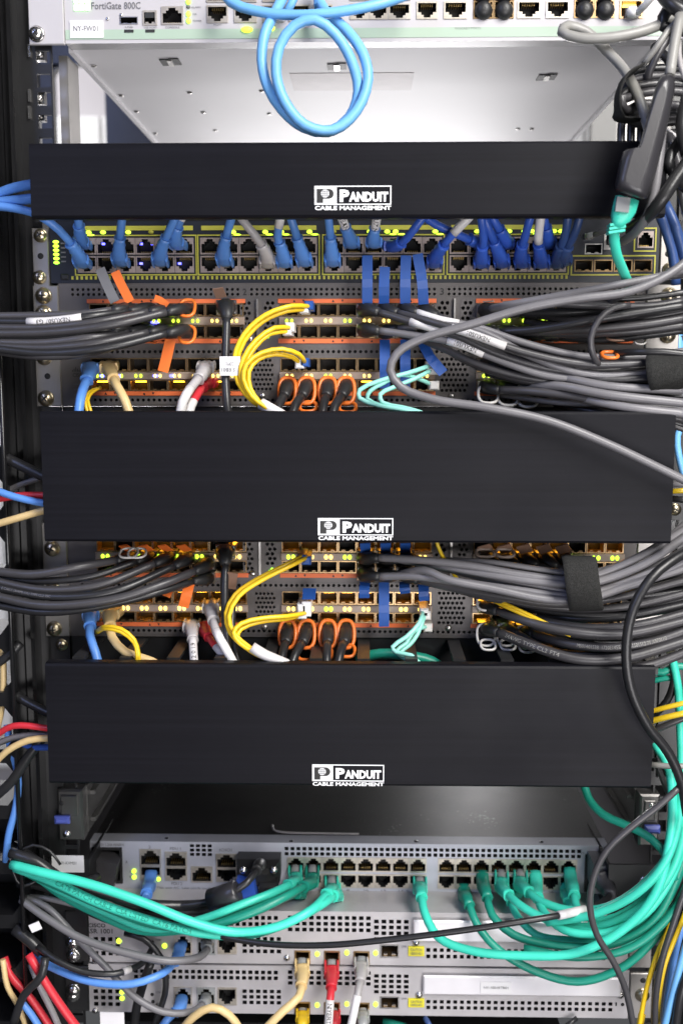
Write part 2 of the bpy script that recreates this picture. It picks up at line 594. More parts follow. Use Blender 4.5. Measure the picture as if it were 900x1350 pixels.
# vertical cable manager on the left and on the right
for s, lab in ((-1, 'black plastic finger duct running down the left edge of the rack'),
               (1, 'black plastic finger duct running down the right edge of the rack')):
    t = thing('finger_duct', (s * 0.29, -0.02, ZB), lab, 'cable duct')
    mb = MB()
    mb.box(s * 0.2598, s * 0.2622, -0.03, 0.03, ZB, ZT)
    mb.build('inner_rail', 'black_gloss', t)
    mb = MB()
    mb.tube([Vector((s * 0.2606, -0.033, ZB)), Vector((s * 0.2606, -0.033, ZT))], 0.0018, 8)
    mb.build('rail_edge', 'black_gloss', t)
    mb = MB(); mb.box(s * 0.268, s * 0.36, 0.024, 0.028, ZB, Z(1085)); mb.build('blackout_sheet', 'black_metal', t)  # added dark sheet hiding the bright wall behind the lower fingers
    for k in range(20):
        z = Z(1400) + k * U
        if z > ZT: break
        mb = MB()
        x0, x1 = s * 0.2624, s * 0.34
        out = [(x0, z - .016), (x0 + s * .008, z - .0055), (x1, z - .0055), (x1, z + .0055), (x0 + s * .008, z + .0055), (x0, z + .016)]
        if s < 0: out = out[::-1]
        a = [Vector((p[0], -0.028, p[1])) for p in out]
        b = [Vector((p[0], 0.022, p[1])) for p in out]
        mb.face(a); mb.face(b[::-1])
        for i in range(6):
            j = (i + 1) % 6
            mb.face([a[j], a[i], b[i], b[j]])
        mb.build('finger', 'black_gloss', t)


# ================================================================== device toolbox
def screw(parent, x, y, z, r, m, cross=True):
    mb = MB()
    mb.disc((x, y, z), r * 1.12, r * .18, 16, 0)
    mb.disc((x, y - r * .15, z), r, r * .35, 16, 0, dome=r * .35)
    if cross:
        a = random.random() * 1.5
        ax, az = Vector((math.cos(a), 0, math.sin(a))), Vector((-math.sin(a), 0, math.cos(a)))
        yy = Vector((0, 1, 0))
        c = Vector((x, y - r * .72, z))
        mb.obox(c, ax, yy, az, r * .5, r * .16, r * .10, 1)
        mb.obox(c, az, yy, ax, r * .5, r * .155, r * .10, 1)
    return mb.build('screw', [m, 'hole_dark'], parent)


class Dev:
    def __init__(s, name, label, cat, y, px0, py0, px1, py1, face, group=None, dz=0.0, depth=0.45, body=None, mname=None):
        s.y, s.pyc, s.dz = y, (py0 + py1) / 2, dz
        s.x0, s.x1, s.z0, s.z1 = s.X(px0), s.X(px1), s.Z(py1), s.Z(py0)
        s.root = thing(name, ((s.x0 + s.x1) / 2, y + .1, s.z0), label, cat, group)
        s.face = face
        s.cut = []
        s.depth = depth
        s.bodym = body or face

    def X(s, px): return P(px, s.pyc, s.y).x
    def Z(s, py): return P(470, py, s.y).z + s.dz

    def rect(s, a): return s.X(a[0]), s.X(a[2]), s.Z(a[3]), s.Z(a[1])

    def opening(s, a):
        x0, x1, z0, z1 = s.rect(a)
        s.cut.append((x0, x1, z0, z1))
        return x0, x1, z0, z1

    def rj45(s, a, m='jack_metal', flip=False, cut=True, gold=True, name='port'):
        x0, x1, z0, z1 = s.opening(a) if cut else s.rect(a)
        w, h = x1 - x0, z1 - z0
        fx = [0, .07, .22, .34, .66, .78, .93, 1]
        fz = [0, .09, .62, .77, .92, 1]
        xs = [x0 + w * f for f in fx]
        zs = [z0 + h * f for f in fz]
        op = {1: (1, 5), 2: (2, 4), 3: (3, 3)}
        if flip:
            zs = [z1 - h * f for f in fz][::-1]
            op = {3: (1, 5), 2: (2, 4), 1: (3, 3)}
        mb = MB()
        mb.maskplate(xs, zs, lambda i, j: not (j in op and op[j][0] <= i <= op[j][1]), s.y - 0.0008, 0.011, 0, 1, 1)
        if gold:
            zc = zs[1] if not flip else zs[3]
            for k in range(6):
                xx = x0 + w * (.2 + .6 * (k + .5) / 6)
                if not flip: mb.box(xx - w * .022, xx + w * .022, s.y + .003, s.y + .0095, zs[1], zs[1] + h * .12, 2)
                else: mb.box(xx - w * .022, xx + w * .022, s.y + .003, s.y + .0095, zs[4] - h * .12, zs[4], 2)
        return mb.build(name, [m, 'hole_dark', 'gold'], s.root)

    def slot(s, a, m='cage_metal', t=0.10, inner='cage_metal', name='port_cage', cut=True, d=0.014, proud=.0006, glow=None):
        x0, x1, z0, z1 = s.opening(a) if cut else s.rect(a)
        w, h = x1 - x0, z1 - z0
        q = min(w, h) * t
        mb = MB()
        mb.maskplate([x0, x0 + q, x1 - q, x1], [z0, z0 + q, z1 - q, z1], lambda i, j: not (i == 1 and j == 1), s.y - proud, d, 0, 1, 2)
        # little spring fingers in the mouth
        mb.box(x0 + w * .18, x0 + w * .38, s.y + .001, s.y + .004, z0 + q, z0 + q * 2.2, 0)
        mb.box(x1 - w * .38, x1 - w * .18, s.y + .001, s.y + .004, z0 + q, z0 + q * 2.2, 0)
        o = mb.build(name, [m, inner, 'hole_dark'], s.root)
        if glow:
            g = MB(); g.box(x0 + w * .22, x1 - w * .22, s.y + .005, s.y + .008, z1 - q - h * .13, z1 - q - h * .02)  # added glowing bar standing in for LED light inside the port
            g.build('port_glow', glow, o)
        return o

    def vent_sq(s, a, nx, ny, m=None, fill=.62, name='vent_grille', proud=0.0003, skip=None):
        x0, x1, z0, z1 = s.opening(a)
        xs, zs = [x0], [z0]
        dx, dz = (x1 - x0) / nx, (z1 - z0) / ny
        for i in range(nx): xs += [x0 + dx * (i + .5 - fill / 2), x0 + dx * (i + .5 + fill / 2)]
        for i in range(ny): zs += [z0 + dz * (i + .5 - fill / 2), z0 + dz * (i + .5 + fill / 2)]
        xs.append(x1); zs.append(z1)
        mb = MB()
        mb.maskplate(xs, zs, lambda i, j: not (i % 2 and j % 2), s.y - proud, 0.006, 0, 1, 1)
        return mb.build(name, [m or s.face, 'hole_dark'], s.root)

    def vent_round(s, a, nx, ny, stagger=False, m=None, fill=.34, name='vent_grille'):
        x0, x1, z0, z1 = s.opening(a)
        mb = MB()
        mb.roundgrid(x0, x1, z0, z1, nx, ny, s.y - .0003, .004, fill, stagger, 0, 1, 1)
        return mb.build(name, [m or s.face, 'hole_dark'], s.root)

    def plate(s, a, m, name, proud=0.0006, th=0.0005, bev=0):
        x0, x1, z0, z1 = s.rect(a)
        mb = MB(); mb.box(x0, x1, s.y - proud - th, s.y - .0001 if proud < .001 else s.y - proud, z0, z1, bev=bev)
        return mb.build(name, m, s.root)

    def led(s, px, py, w, h, m, proud=.0012, name='led', tri=False):
        x, z = s.X(px), s.Z(py)
        hw, hh = S(w, s.y) / 2, S(h, s.y) / 2
        mb = MB()
        mb.rings([[Vector((x + hw * q * math.cos(k * .785 + .39), yy, z + hh * q * math.sin(k * .785 + .39))) for k in range(8)] for q, yy in ((1.08, s.y + .0008), (1.08, s.y - proud * .6), (.7, s.y - proud), (.15, s.y - proud * 1.05))])
        return mb.build(name, m, s.root)

    def text(s, t, a, m='ink_black', bold=0.0, name='lettering', flip=False, proud=.0004):
        x0, x1, z0, z1 = s.rect(a)
        mb = MB()
        add_text(mb, t, x0, x1, z0, z1, s.y - proud, 0, bold, flip)
        return mb.build(name, m, s.root)

    def finish(s, th=0.015, name='faceplate', chassis=True, bez=None):
        xs = sorted({s.x0, s.x1, *[c[0] for c in s.cut], *[c[1] for c in s.cut]})
        zs = sorted({s.z0, s.z1, *[c[2] for c in s.cut], *[c[3] for c in s.cut]})
        def merge(v):
            o = [v[0]]
            for q in v[1:]:
                if q - o[-1] > 1e-6: o.append(q)
            return o
        xs, zs = merge(xs), merge(zs)
        mid = lambda v, i: (v[i] + v[i + 1]) / 2
        def filled(i, j):
            x, z = mid(xs, i), mid(zs, j)
            return not any(c[0] < x < c[1] and c[2] < z < c[3] for c in s.cut)
        mb = MB()
        mb.maskplate(xs, zs, filled, s.y, th, 0, 1, 1)
        mb.build(name, [s.face, 'hole_dark'], s.root)
        if chassis:
            mb = MB()
            mb.box(s.x0 + .001, s.x1 - .001, s.y + th + .0005, s.y + s.depth, s.z0 + .0008, s.z1 - .0008)
            mb.build('chassis', s.bodym, s.root)

    def ear(s, px0, px1, py0, py1, m, screws, sm, holes=(), y=None, r=7.5):
        yy = s.y if y is None else y
        xa, xb = P(px0, s.pyc, yy).x, P(px1, s.pyc, yy).x
        z0, z1 = s.Z(py1), s.Z(py0)
        mb = MB()
        mb.box(xa, xb, yy - .002, yy + .001, z0, z1, bev=.0006)
        mb.build('ear', m, s.root)
        for (px, py) in screws:
            c = P(px, py, yy)
            screw(s.root, c.x, yy - .0022, c.z + s.dz, S(r, yy), sm)
        for (px, py) in holes:
            c = P(px, py, yy)
            mb = MB(); mb.disc((c.x, yy - .0018, c.z + s.dz), S(4, yy), .0006, 12); mb.build('screw_hole', 'hole_dark', s.root)


# ================================================================== white firewall appliance at the top
fw = Dev('firewall_appliance', 'white two unit security appliance with green logo at the top of the rack', 'network appliance',
         -0.001, 84, -100, 876, 55, 'firewall_white', depth=0.5, body='firewall_base')
fw.rj45((212, 7, 241, 31), 'jack_metal')
for a in ((272, 6, 300, 29), (308, 6, 338, 29), (346, 6, 374, 29), (380, 6, 408, 28), (412, 6, 438, 28)): fw.rj45(a, flip=True)
for a in ((461, 5, 486, 26), (486.5, 5, 511, 26), (512, 5, 541, 26), (549, 3, 577, 26), (585, 3, 616, 26), (682, 3, 713, 26), (720, 3, 751, 26)): fw.rj45(a, flip=True)
for a in ((272, -24, 300, 2), (308, -24, 338, 2), (346, -24, 374, 2), (549, -24, 577, -1), (585, -24, 616, -1), (682, -24, 713, -1), (720, -24, 751, -1), (461, -24, 486, 1), (487, -24, 511, 1), (512, -24, 541, 1)):
    fw.rj45(a)
for x0 in (624, 757):
    for k in range(2):
        xx = x0 + k * 27
        fw.slot((xx, -20, xx + 26.5, 2), t=.08)
        fw.slot((xx, 2.5, xx + 26.5, 26), t=.08)
        for (ya, yb) in ((5, 24),):     # black dust plugs
            p0 = P(xx + 13, 14, fw.y)
            mb = MB()
            r = S(12, 0)
            mb.disc((p0.x, fw.y + .002, p0.z), r * .95, .006, 14, 0, dome=.002)
            mb.build('dust_plug', 'black_plastic', fw.root)
        p0 = P(xx + 13, -8, fw.y)
        mb = MB(); mb.disc((p0.x, fw.y + .002, p0.z), S(11.5), .006, 14, 0, dome=.002); mb.build('dust_plug', 'black_plastic', fw.root)
fw.slot((817, 2, 848, 27), t=.1, glow='led_warm')
fw.slot((157, 20, 181, 30), 'steel', .12, 'hole_dark', 'usb_port')
fw.slot((187, 12, 206, 32), 'jack_metal', .13, 'hole_dark', 'usb_port')
fw.plate((190.5, 15.5, 202.5, 22), 'ink_black', 'port_tongue', proud=.0002)
fw.plate((84.5, 37, 875, 50), 'firewall_band', 'colour_band', proud=.0002, th=.0002)
st = fw.plate((91, 25, 135, 48), 'sticker', 'name_sticker', proud=.0007, th=.0003)
st['label'] = 'white sticker printed NY-FW01'
fw.text('NY-FW01', (96, 32, 128, 39.5), 'ink_grey', proud=.0014)
fw.text('FortiGate 800C', (120, 0.5, 185, 10), 'ink_grey', bold=.01)
lg = MB()
for (a, b, c, d) in ((97, -6, 103, 2), (104.5, -6, 110.5, 2), (112, -6, 118, 2), (97, 4, 103, 11.5), (104.5, 4, 110.5, 11.5), (112, 4, 118, 11.5)):
    lg.box(fw.X(a), fw.X(c), fw.y - .001, fw.y - .0002, fw.Z(d), fw.Z(b))
lg.build('lit_logo', 'logo_green', fw.root)
fw.text('USB', (164, 32.5, 174, 35), 'ink_grey'); fw.text('USB MGMT', (189, 33.5, 206, 36), 'ink_grey'); fw.text('CONSOLE', (217, 33, 236, 36), 'ink_grey')
fw.plate((163, 37.5, 175, 41), 'ink_black', 'print_block', proud=.0005); fw.plate((191, 37.5, 203, 41), 'ink_black', 'print_block', proud=.0005)
fw.text('ALARM', (252, 7, 264, 9.5), 'ink_grey'); fw.text('HA', (254, 16, 259, 18.5), 'ink_grey'); fw.text('POWER', (254, 25, 265, 27.5), 'ink_grey')
fw.text('MGMT', (281, 30.5, 292, 33), 'ink_grey'); fw.text('10GIGABIT PORTS', (600, 37, 634, 40), 'ink_grey')
for py in (1, 17, 26): fw.led(248, py, 6, 7, 'led_green')
fw.led(248, 7.5, 5, 4, 'ink_grey')
fw.led(325, 38.5, 14, 7, 'led_lime', proud=.0025); fw.led(358, 37, 7, 6, 'led_lime', proud=.0025)
for (px, py) in ((142, 25), (160, 20)):
    c = P(px, py, fw.y); mb = MB(); mb.disc((c.x, fw.y, c.z), S(2.2), .001, 8); mb.build('rivet', 'screw_steel', fw.root)
fw.finish()
fw.ear(37, 83.5, -100, 57, 'firewall_white', [(50, 46), (49, -30)], 'screw_steel', r=9)
fw.ear(877, 918, -100, 55, 'firewall_white', [(905, 40)], 'screw_steel', r=9)
# underside: slots, rivets, sticker, folded lip
zb = fw.z0 + .0006
def under(px, py, w, d, m, name, th=.0006):
    c = PZ(px, py, zb)
    mb = MB(); mb.box(c.x - w / 2, c.x + w / 2, c.y - d / 2, c.y + d / 2, zb - th, zb + .0004); return mb.build(name, m, fw.root)
for (px, py) in ((225, 82), (444, 88), (720, 102)):
    under(px - 6, py, .0075, .016, 'hole_dark', 'slot'); under(px + 6, py - 1, .0075, .016, 'hole_dark', 'slot')
    under(px, py, .004, .014, 'steel', 'slot_bridge', .0012)
for (px, py) in ((682, 170), (700, 170), (250, 122), (345, 120), (268, 148), (284, 172), (124, 87), (160, 126), (180, 147), (205, 176), (355, 150)):
    c = PZ(px, py, zb); mb = MB()
    rr = .0024
    mb.rings([[Vector((c.x + rr * q * math.cos(k * .785), c.y + rr * q * math.sin(k * .785), zb - h)) for k in range(8)] for q, h in ((1, -.0003), (.8, .0007), (.2, .0009))])
    mb.build('rivet', 'zinc_ear', fw.root)
s1 = under(464, 108, .098, .052, 'sticker_rose', 'rating_label', .00012)
for s in (fw.x0, fw.x1):
    mb = MB(); mb.box(s - .0012 if s > 0 else s - .0025, s + .0025 if s > 0 else s + .0012, .016, .48, zb - .0022, zb + .004); mb.build('folded_lip', 'firewall_base', fw.root)


# ================================================================== cable manager covers
def manager(label, px0, py0, px1, py1, lg, back0, back1, y=-0.07, fingers=True):
    xa, xb = P(px0, (py0 + py1) / 2, y).x, P(px1, (py0 + py1) / 2, y).x
    za, zb_ = Z(py1, y), Z(py0, y)
    t = thing('cable_manager', ((xa + xb) / 2, -.03, za), label, 'cable manager', 'horizontal cable managers')
    mb = MB()
    b = .0012
    # front skin with rolled top and bottom lips
    prof = [(y + .012, zb_ - .0005), (y + .003, zb_), (y + .001, zb_ - .0006), (y, zb_ - .002), (y, za + .002), (y + .001, za + .0006), (y + .003, za), (y + .012, za + .0005),
            (y + .012, za + .002), (y + .0035, za + .002), (y + .003, za + .003), (y + .003, zb_ - .003), (y + .0035, zb_ - .002), (y + .012, zb_ - .002)]
    mb.rings([[Vector((x, p[0], p[1])) for p in prof] for x in (xa, xb)], 0, False, True)
    cov = mb.build('cover', 'cover_black', t)
    # back plate of the duct
    mb = MB()
    z0, z1 = Z(back1), Z(back0)
    mb.box(-.226, .226, .002, .004, z0, z1)
    mb.build('back_plate', 'black_metal', t)
    for s in (-1, 1):
        mb = MB(); mb.box(s * .2265, s * .2410, -.001, .002, z0, z1); mb.build('ear', 'ear_black', t)
        for zc in (z0 + .008, z1 - .008): screw(t, s * .2325, -.0014, zc, .0042, 'screw_brass')
    if fingers:
        n = 13
        for k in range(n):
            x = -.205 + .41 * k / (n - 1)
            for (zz, dn) in ((z0 + .004, 1), (z1 - .004, -1)):
                mb = MB()
                mb.box(x - .0045, x + .0045, y + .016, .0015, zz - .0012, zz + .0012)
                mb.box(x - .0045, x + .0045, y + .0145, y + .0158, zz - .0012, zz + .0012 + dn * .008) if dn > 0 else mb.box(x - .0045, x + .0045, y + .0145, y + .0158, zz - .0012 - .008, zz + .0012)
                mb.build('finger', 'black_plastic', t)
    # printed emblem
    lx0, ly0, lx1, ly1 = lg
    X0, X1 = P(lx0, (ly0 + ly1) / 2, y).x, P(lx1, (ly0 + ly1) / 2, y).x
    Z0, Z1 = Z(ly1, y), Z(ly0, y)
    ux = lambda q: X0 + (X1 - X0) * q / 101
    uz = lambda q: Z1 - (Z1 - Z0) * q / 32
    yy = y - .0003
    mb = MB()
    def fr(x0, z0, x1, z1, mi, lift=0):
        mb.box(ux(x0), ux(x1), yy - lift - .0002, y - .00005, uz(z1), uz(z0), mi)
    fr(0, 0, 29.3, 25, 0)
    fr(29.3, 0, 101, 1.3, 0); fr(29.3, 23.7, 101, 25, 0); fr(99.6, 1.3, 101, 23.7, 0)
    # dark letter P on the white square
    vs = []
    def arc(cx, cz, r, a0, a1, n): return [(cx + r * math.cos(a0 + (a1 - a0) * k / n), cz - r * math.sin(a0 + (a1 - a0) * k / n)) for k in range(n + 1)]
    out = [(3, 4), (19, 4)] + arc(19, 10.5, 6.5, math.pi / 2, -math.pi / 2, 10)[1:] + [(11.5, 17), (11.5, 22.5), (3, 22.5)]
    mb.face([(ux(p[0]), yy - .0004, uz(p[1])) for p in out][::-1], 1)
    mb.face([(ux(p[0]), yy - .0006, uz(p[1])) for p in arc(14, 10.2, 5.4, 0, 2 * math.pi, 20)[:-1]][::-1], 0)
    for k in (-.5, 0, .5):
        mb.box(ux(14 - 5.2 * math.sqrt(1 - k * k)), ux(14 + 5.2 * math.sqrt(1 - k * k)), yy - .0008, yy - .0007, uz(10.2 + 5.4 * k + .28), uz(10.2 + 5.4 * k - .28), 2)
        mb.box(ux(14 + 5.4 * k - .28), ux(14 + 5.4 * k + .28), yy - .00085, yy - .0007, uz(10.2 + 5.2 * math.sqrt(1 - k * k)), uz(10.2 - 5.2 * math.sqrt(1 - k * k)), 2)
    add_text(mb, 'P', ux(33), ux(46), uz(21.2), uz(5), yy - .0001, 0, .05)
    add_text(mb, 'ANDUIT', ux(45.5), ux(97), uz(21.2), uz(8), yy - .0001, 0, .05)
    add_text(mb, 'CABLE MANAGEMENT', ux(0.5), ux(101), uz(32), uz(26.3), yy - .0001, 0, .035)
    lo = mb.build('printed_emblem', ['ink_white', 'ink_black', 'ink_grey'], t)
    lo['label'] = 'white printed emblem and lettering on black cover'
    return t


manager('narrow black cable manager cover directly below the white appliance', 40, 186, 878, 287, (414.5, 245, 515.5, 277), 205, 292, fingers=False)
manager('tall black cable manager cover in the middle, crossed by one grey cable', 56, 542, 887, 716, (419, 683, 518, 712), 536.4, 684)
manager('lowest black cable manager cover, above the switch with teal cables', 62.5, 876.5, 860.5, 1037, (411.5, 1008, 506, 1036), 838, 1000)

# ================================================================== blue 48 port switch
bs = Dev('network_switch', 'dark blue 48 port switch with yellow outlined ports and many blue cables', 'network switch',
         0.0, 66, 291, 868, 372.6, 'switch_blue')
PORTX = {}
groups = [(100, 258), (262, 420), (426, 584), (590, 748)]
for gi, (ga, gb) in enumerate(groups):
    pit = (gb - ga - 4) / 6
    for k in range(6):
        a = ga + 2 + pit * k
        for r, (ya, yb) in enumerate(((313, 335), (337, 359))):
            o = bs.rj45((a + .3, ya, a + pit - .3, yb), 'jack_beige', flip=(r == 1))
    # yellow outline of the group
    x0, x1, z0, z1 = bs.rect((ga, 310.5, gb, 361))
    mb = MB(); e = S(1.6)
    mb.maskplate([x0 - e, x0, x1, x1 + e], [z0 - e, z0, z1, z1 + e], lambda i, j: not (i == 1 and j == 1), bs.y - .0005, .0004)
    mb.build('port_outline', 'switch_yellow', bs.root)
for a in ((754, 339, 862, 362), (836, 303, 862, 331)):
    x0, x1, z0, z1 = bs.rect(a); mb = MB(); e = S(1.8)
    mb.maskplate([x0 - e, x0, x1, x1 + e], [z0 - e, z0, z1, z1 + e], lambda i, j: not (i == 1 and j == 1), bs.y - .0005, .0004)
    mb.build('port_outline', 'switch_yellow', bs.root)
for k in range(4): bs.slot((757 + k * 26, 343, 781.5 + k * 26, 359), 'cage_metal', .1)
bs.rj45((839, 306, 860, 328), 'jack_beige')
bs.slot((795, 308, 815, 330), 'steel', .14, 'hole_dark', 'usb_port')
bs.slot((770, 322, 793, 336), 'steel', .10, 'hole_dark', 'usb_port')
# indicator row over the ports, vents and ticks under them
for gi, (ga, gb) in enumerate(groups):
    bs.plate((ga + 4, 297, gb - 3, 303), 'switch_yellow', 'indicator_strip', proud=.0002, th=.0002)
LX = [(112, 1), (118, 1), (137, 1), (170, 1), (200, 0), (226, 0), (308, 1), (333, 0), (350, 1), (371, 1), (408, 1), (440, 0), (487, 1), (510, 1), (521, 1), (573, 1), (600, 0), (628, 1), (660, 1), (670, 1), (690, 1), (700, 1), (715, 1), (729, 1), (738, 1), (745, 0)]
for (px, on) in LX:
    bs.led(px, 305.5, 7, 4.5, 'led_lime' if on else 'switch_yellow', proud=.0016)
    if on and random.random() < .6: bs.led(px + random.uniform(5, 9), 309, 9, 2.2, 'led_lime', proud=.001)
mb = MB()
for k in range(108):
    px = 95 + k * 6.15
    if px > 750: break
    x = bs.X(px); mb.box(x - S(1.4), x + S(1.4), bs.y - .0007, bs.y - .0001, bs.Z(368), bs.Z(363.5))
mb.build('trim_ticks', 'switch_yellow', bs.root)
for k in range(6): bs.led(74.5, 318 + k * 5.5, 7.5, 4, 'led_lime' if k < 5 else 'led_green')
for k in range(5): bs.plate((81, 319 + k * 6, 87, 321 + k * 6), 'ink_grey', 'indicator_text', proud=.0003)
c = P(84, 365, 0); bs.plate((80, 361, 90, 368), 'black_plastic', 'mode_button', proud=.0012, bev=.0006)
# blue glow of the locator lamps inside a few ports
for (px, py) in ((185, 324), (200, 324), (236, 350), (262, 324), (135, 324), (185, 350)):
    c = P(px, py, 0); mb = MB(); mb.box(c.x - .0011, c.x + .0011, .003, .0045, c.z + .001, c.z + .0025); mb.build('locator_lamp', 'led_blue', bs.root)
bs.finish()
bs.ear(44, 65, 300, 378, 'zinc_ear', [(55, 311), (53.5, 366)], 'screw_brass', holes=[(55, 338)], r=8)
bs.ear(869, 890, 292, 368, 'zinc_ear', [(880, 356)], 'screw_brass', holes=[(879, 335)], r=8)


# ================================================================== two grey SFP switches
def sfp_switch(label, dz, tilt=0):
    d = Dev('modular_switch', label, 'network switch', 0.0, 80, 373, 848, 536, 'nexus_grey', 'grey fibre switches', dz=dz)
    d.vent_round((95, 378, 318, 391), 32, 2, fill=.31)
    d.vent_round((329, 378, 575, 391), 35, 2, fill=.31)
    d.vent_round((587, 378, 838, 391), 36, 2, fill=.31)
    d.text('2', (321, 380, 326, 389), 'ink_black', bold=.02); d.text('3', (579, 380, 584, 389), 'ink_black', bold=.02)
    d.vent_round((95, 459, 838, 468), 104, 1, fill=.31)
    d.vent_round((120, 522, 838, 533), 100, 1, fill=.30)
    for (x0, x1, y0, y1, nx, ny) in ((317, 332, 396, 450, 2, 8), (347, 363, 396, 436, 2, 6), (575, 592, 396, 450, 2, 8), (606, 622, 396, 450, 2, 8),
                                     (332, 361, 472, 516, 5, 7), (580, 619, 470, 518, 6, 7)):
        d.vent_round((x0, y0, x1, y1), nx, ny, True, fill=.38)
    for px in (340, 598):
        x = d.X(px); mb = MB(); mb.box(x - S(1.2), x + S(1.2), -.003, -.0002, d.Z(454), d.Z(394)); mb.build('module_rib', 'steel', d.root)
    glows = [None, 'amber_glow', None, 'amber_glow', 'amber_glow', None, None, 'amber_glow']
    q = 0
    for (x0, n) in ((119, 8), (369, 8), (628, 8)):
        p = 25.4
        x1 = x0 + n * p
        for (ya, yb) in ((394, 399.5), (446.5, 452.5), (516, 521.5)):
            d.plate((x0 - 2, ya, x1 + 2, yb), 'orange_strip', 'colour_strip', proud=.0005)
            tx = MB()
            for k in range(n // 2):
                c0 = d.X(x0 + p * (2 * k + 1)); zc = (d.Z(ya) + d.Z(yb)) / 2; h = S(1.6)
                for sx, sg in ((-6, 1), (6, -1)):
                    xx = c0 + S(sx)
                    tx.face([(xx - h, -.0013, zc - h * sg), (xx + h, -.0013, zc - h * sg), (xx, -.0013, zc + h * sg)][::1 if sg > 0 else -1])
            tx.build('arrow_print', 'ink_black', d.root)
        for (ya, yb) in ((417.5, 428.5), (490.5, 500.5)):
            d.plate((x0 - 1, ya, x1 + 1, yb), 'pale_strip', 'indicator_bar', proud=.0015, th=.001, bev=.0006)
        for k in range(n):
            a = x0 + k * p
            for (ya, yb) in ((400, 417), (429, 446), (472, 490), (501, 515.5)):
                q += 1
                d.slot((a + .4, ya, a + p - .4, yb), 'cage_metal', .08, glow=glows[(q * 7) % 8] if ya > 420 and ya != 472 else ('amber_glow' if dz < 0 and q % 5 else None))
            for yc in (423, 495.5):
                mcol = ('led_lime', 'led_warm')[(x0 < 600 and (k + (yc > 450)) % 3 != 0) and 1 or 0]
                if x0 == 119: mcol = 'led_lime' if (yc < 450 and k < 6) or dz == 0 and k < 3 else 'led_warm'
                if x0 == 628 and k > 3 and yc > 450: continue
                e = 1.3 if dz < 0 else 1.0
                d.led(a + p * .37, yc, 4.2 * e, 5.6 * e, mcol, proud=.0034); d.led(a + p * .63, yc, 4.2 * e, 5.6 * e, mcol, proud=.0034)
    # left maker's panel
    d.text('CISCO', (95, 492, 113, 497), 'ink_black', bold=.01)
    bars = MB()
    for k, h in enumerate((2, 4, 6, 4, 2, 4, 6, 4, 2)):
        x = d.X(95 + k * 2.2); bars.box(x - S(.5), x + S(.5), -.0006, -.0002, d.Z(490), d.Z(490 - h))
    bars.build('maker_emblem', 'ink_black', d.root)
    for k in range(3): d.plate((96, 506 + k * 7, 110, 507.4 + k * 7), 'ink_grey', 'print_line', proud=.0003)
    d.led(356, 441, 4, 4, 'led_green'); d.led(353, 444, 4, 4, 'led_green')
    d.led(206, 425, 14, 5, 'led_blue', proud=.0030) if dz == 0 else None
    if dz == 0:
        for px in (135, 158, 205, 227): d.led(px, 495.5, 9, 5, 'led_blue', proud=.003)
    d.finish()
    dd = 0
    d.ear(47, 80, 376, 536, 'zinc_ear', [(59, 390), (59, 413), (60, 471), (62, 525)], 'screw_brass', holes=[(64, 496)], r=9.5)
    d.ear(849, 893, 376, 536, 'zinc_ear', [(878, 442), (880, 390), (878, 520)], 'screw_brass', holes=[(878, 496)], r=9.5)
    for (px, py) in ((330, 447), (346, 522), (595, 522)): 
        c = P(px, py, 0); mb = MB(); mb.disc((c.x, 0, c.z + dz), S(4.2), .0015, 12, 0, dome=.0006); mb.build('captive_screw', 'steel', d.root)
    return d


DZ2 = Z(772) - Z(463.5)
sfp_switch('grey fibre switch directly under the blue switch', 0.0)
sfp_switch('grey fibre switch between the middle and lowest black covers', DZ2)

# ================================================================== console switch with teal cables
kv = Dev('console_switch', 'black topped console switch with silver face and teal cables', 'console switch', 0.036, 120, 1112, 800, 1179, 'kvm_face', depth=0.36, body='kvm_top')
def inlet(d, a, ):
    x0, x1, z0, z1 = d.opening(a)
    mb = MB(); q = S(3.5, d.y)
    mb.maskplate([x0, x0 + q, x1 - q, x1], [z0, z0 + q, z1 - q, z1], lambda i, j: not (i == 1 and j == 1), d.y - .0012, .013, 0, 0, 1)
    mb.build('power_inlet', ['black_plastic', 'hole_dark'], d.root)
inlet(kv, (123, 1120, 162, 1167)); inlet(kv, (770, 1123, 799, 1172))
kv.text('100-240V 1.25A 50/60Hz', (123, 1115, 165, 1118), 'ink_grey')
for (x0, x1, y0, y1, ym) in ((185, 213, 1122, 1163, 1143.5), (218, 247, 1125, 1163, 1145), (285, 313, 1127, 1164, 1146)):
    kv.rj45((x0, y0, x1, ym), 'jack_metal'); kv.rj45((x0, ym + .3, x1, y1), 'jack_metal', flip=True)
kv.rj45((252, 1144, 280, 1165), 'jack_metal', flip=False)
kv.vent_sq((250, 1114, 281, 1131), 4, 3, fill=.68)
kv.vent_sq((374, 1116, 766, 1129.5), 50, 2, fill=.64)
PW = 22.9
for g in range(2):
    x0 = (379, 577)[g]
    for k in range(8):
        a = x0 + PW * k
        kv.rj45((a, 1130.5, a + PW - .4, 1149), 'jack_metal'); kv.rj45((a, 1152, a + PW - .4, 1170), 'jack_metal', flip=True)
        if k > 1: kv.text(str(2 + 2 * k + 16 * g), (a + 9, 1172.3, a + 13 + (2 if k > 3 else 0), 1176), 'ink_grey')
    for k in range(2): pass
for t, a in (('2', (197, 1117, 200, 1121)), ('PDU 1', (225, 1119, 239, 1122.5)), ('PDU 2', (226, 1165, 240, 1169)), ('IOIOI', (290, 1120, 306, 1124)), ('A', (166, 1137, 169, 1141)), ('A', (171, 1150, 173.5, 1153)), ('B', (171, 1157, 173.5, 1160)), ('25', (764, 1120, 769, 1123))):
    kv.text(t, a, 'ink_grey')
kv.text('This unit AC. Line cords must be disconnected', (206, 1171, 318, 1174), 'ink_grey')
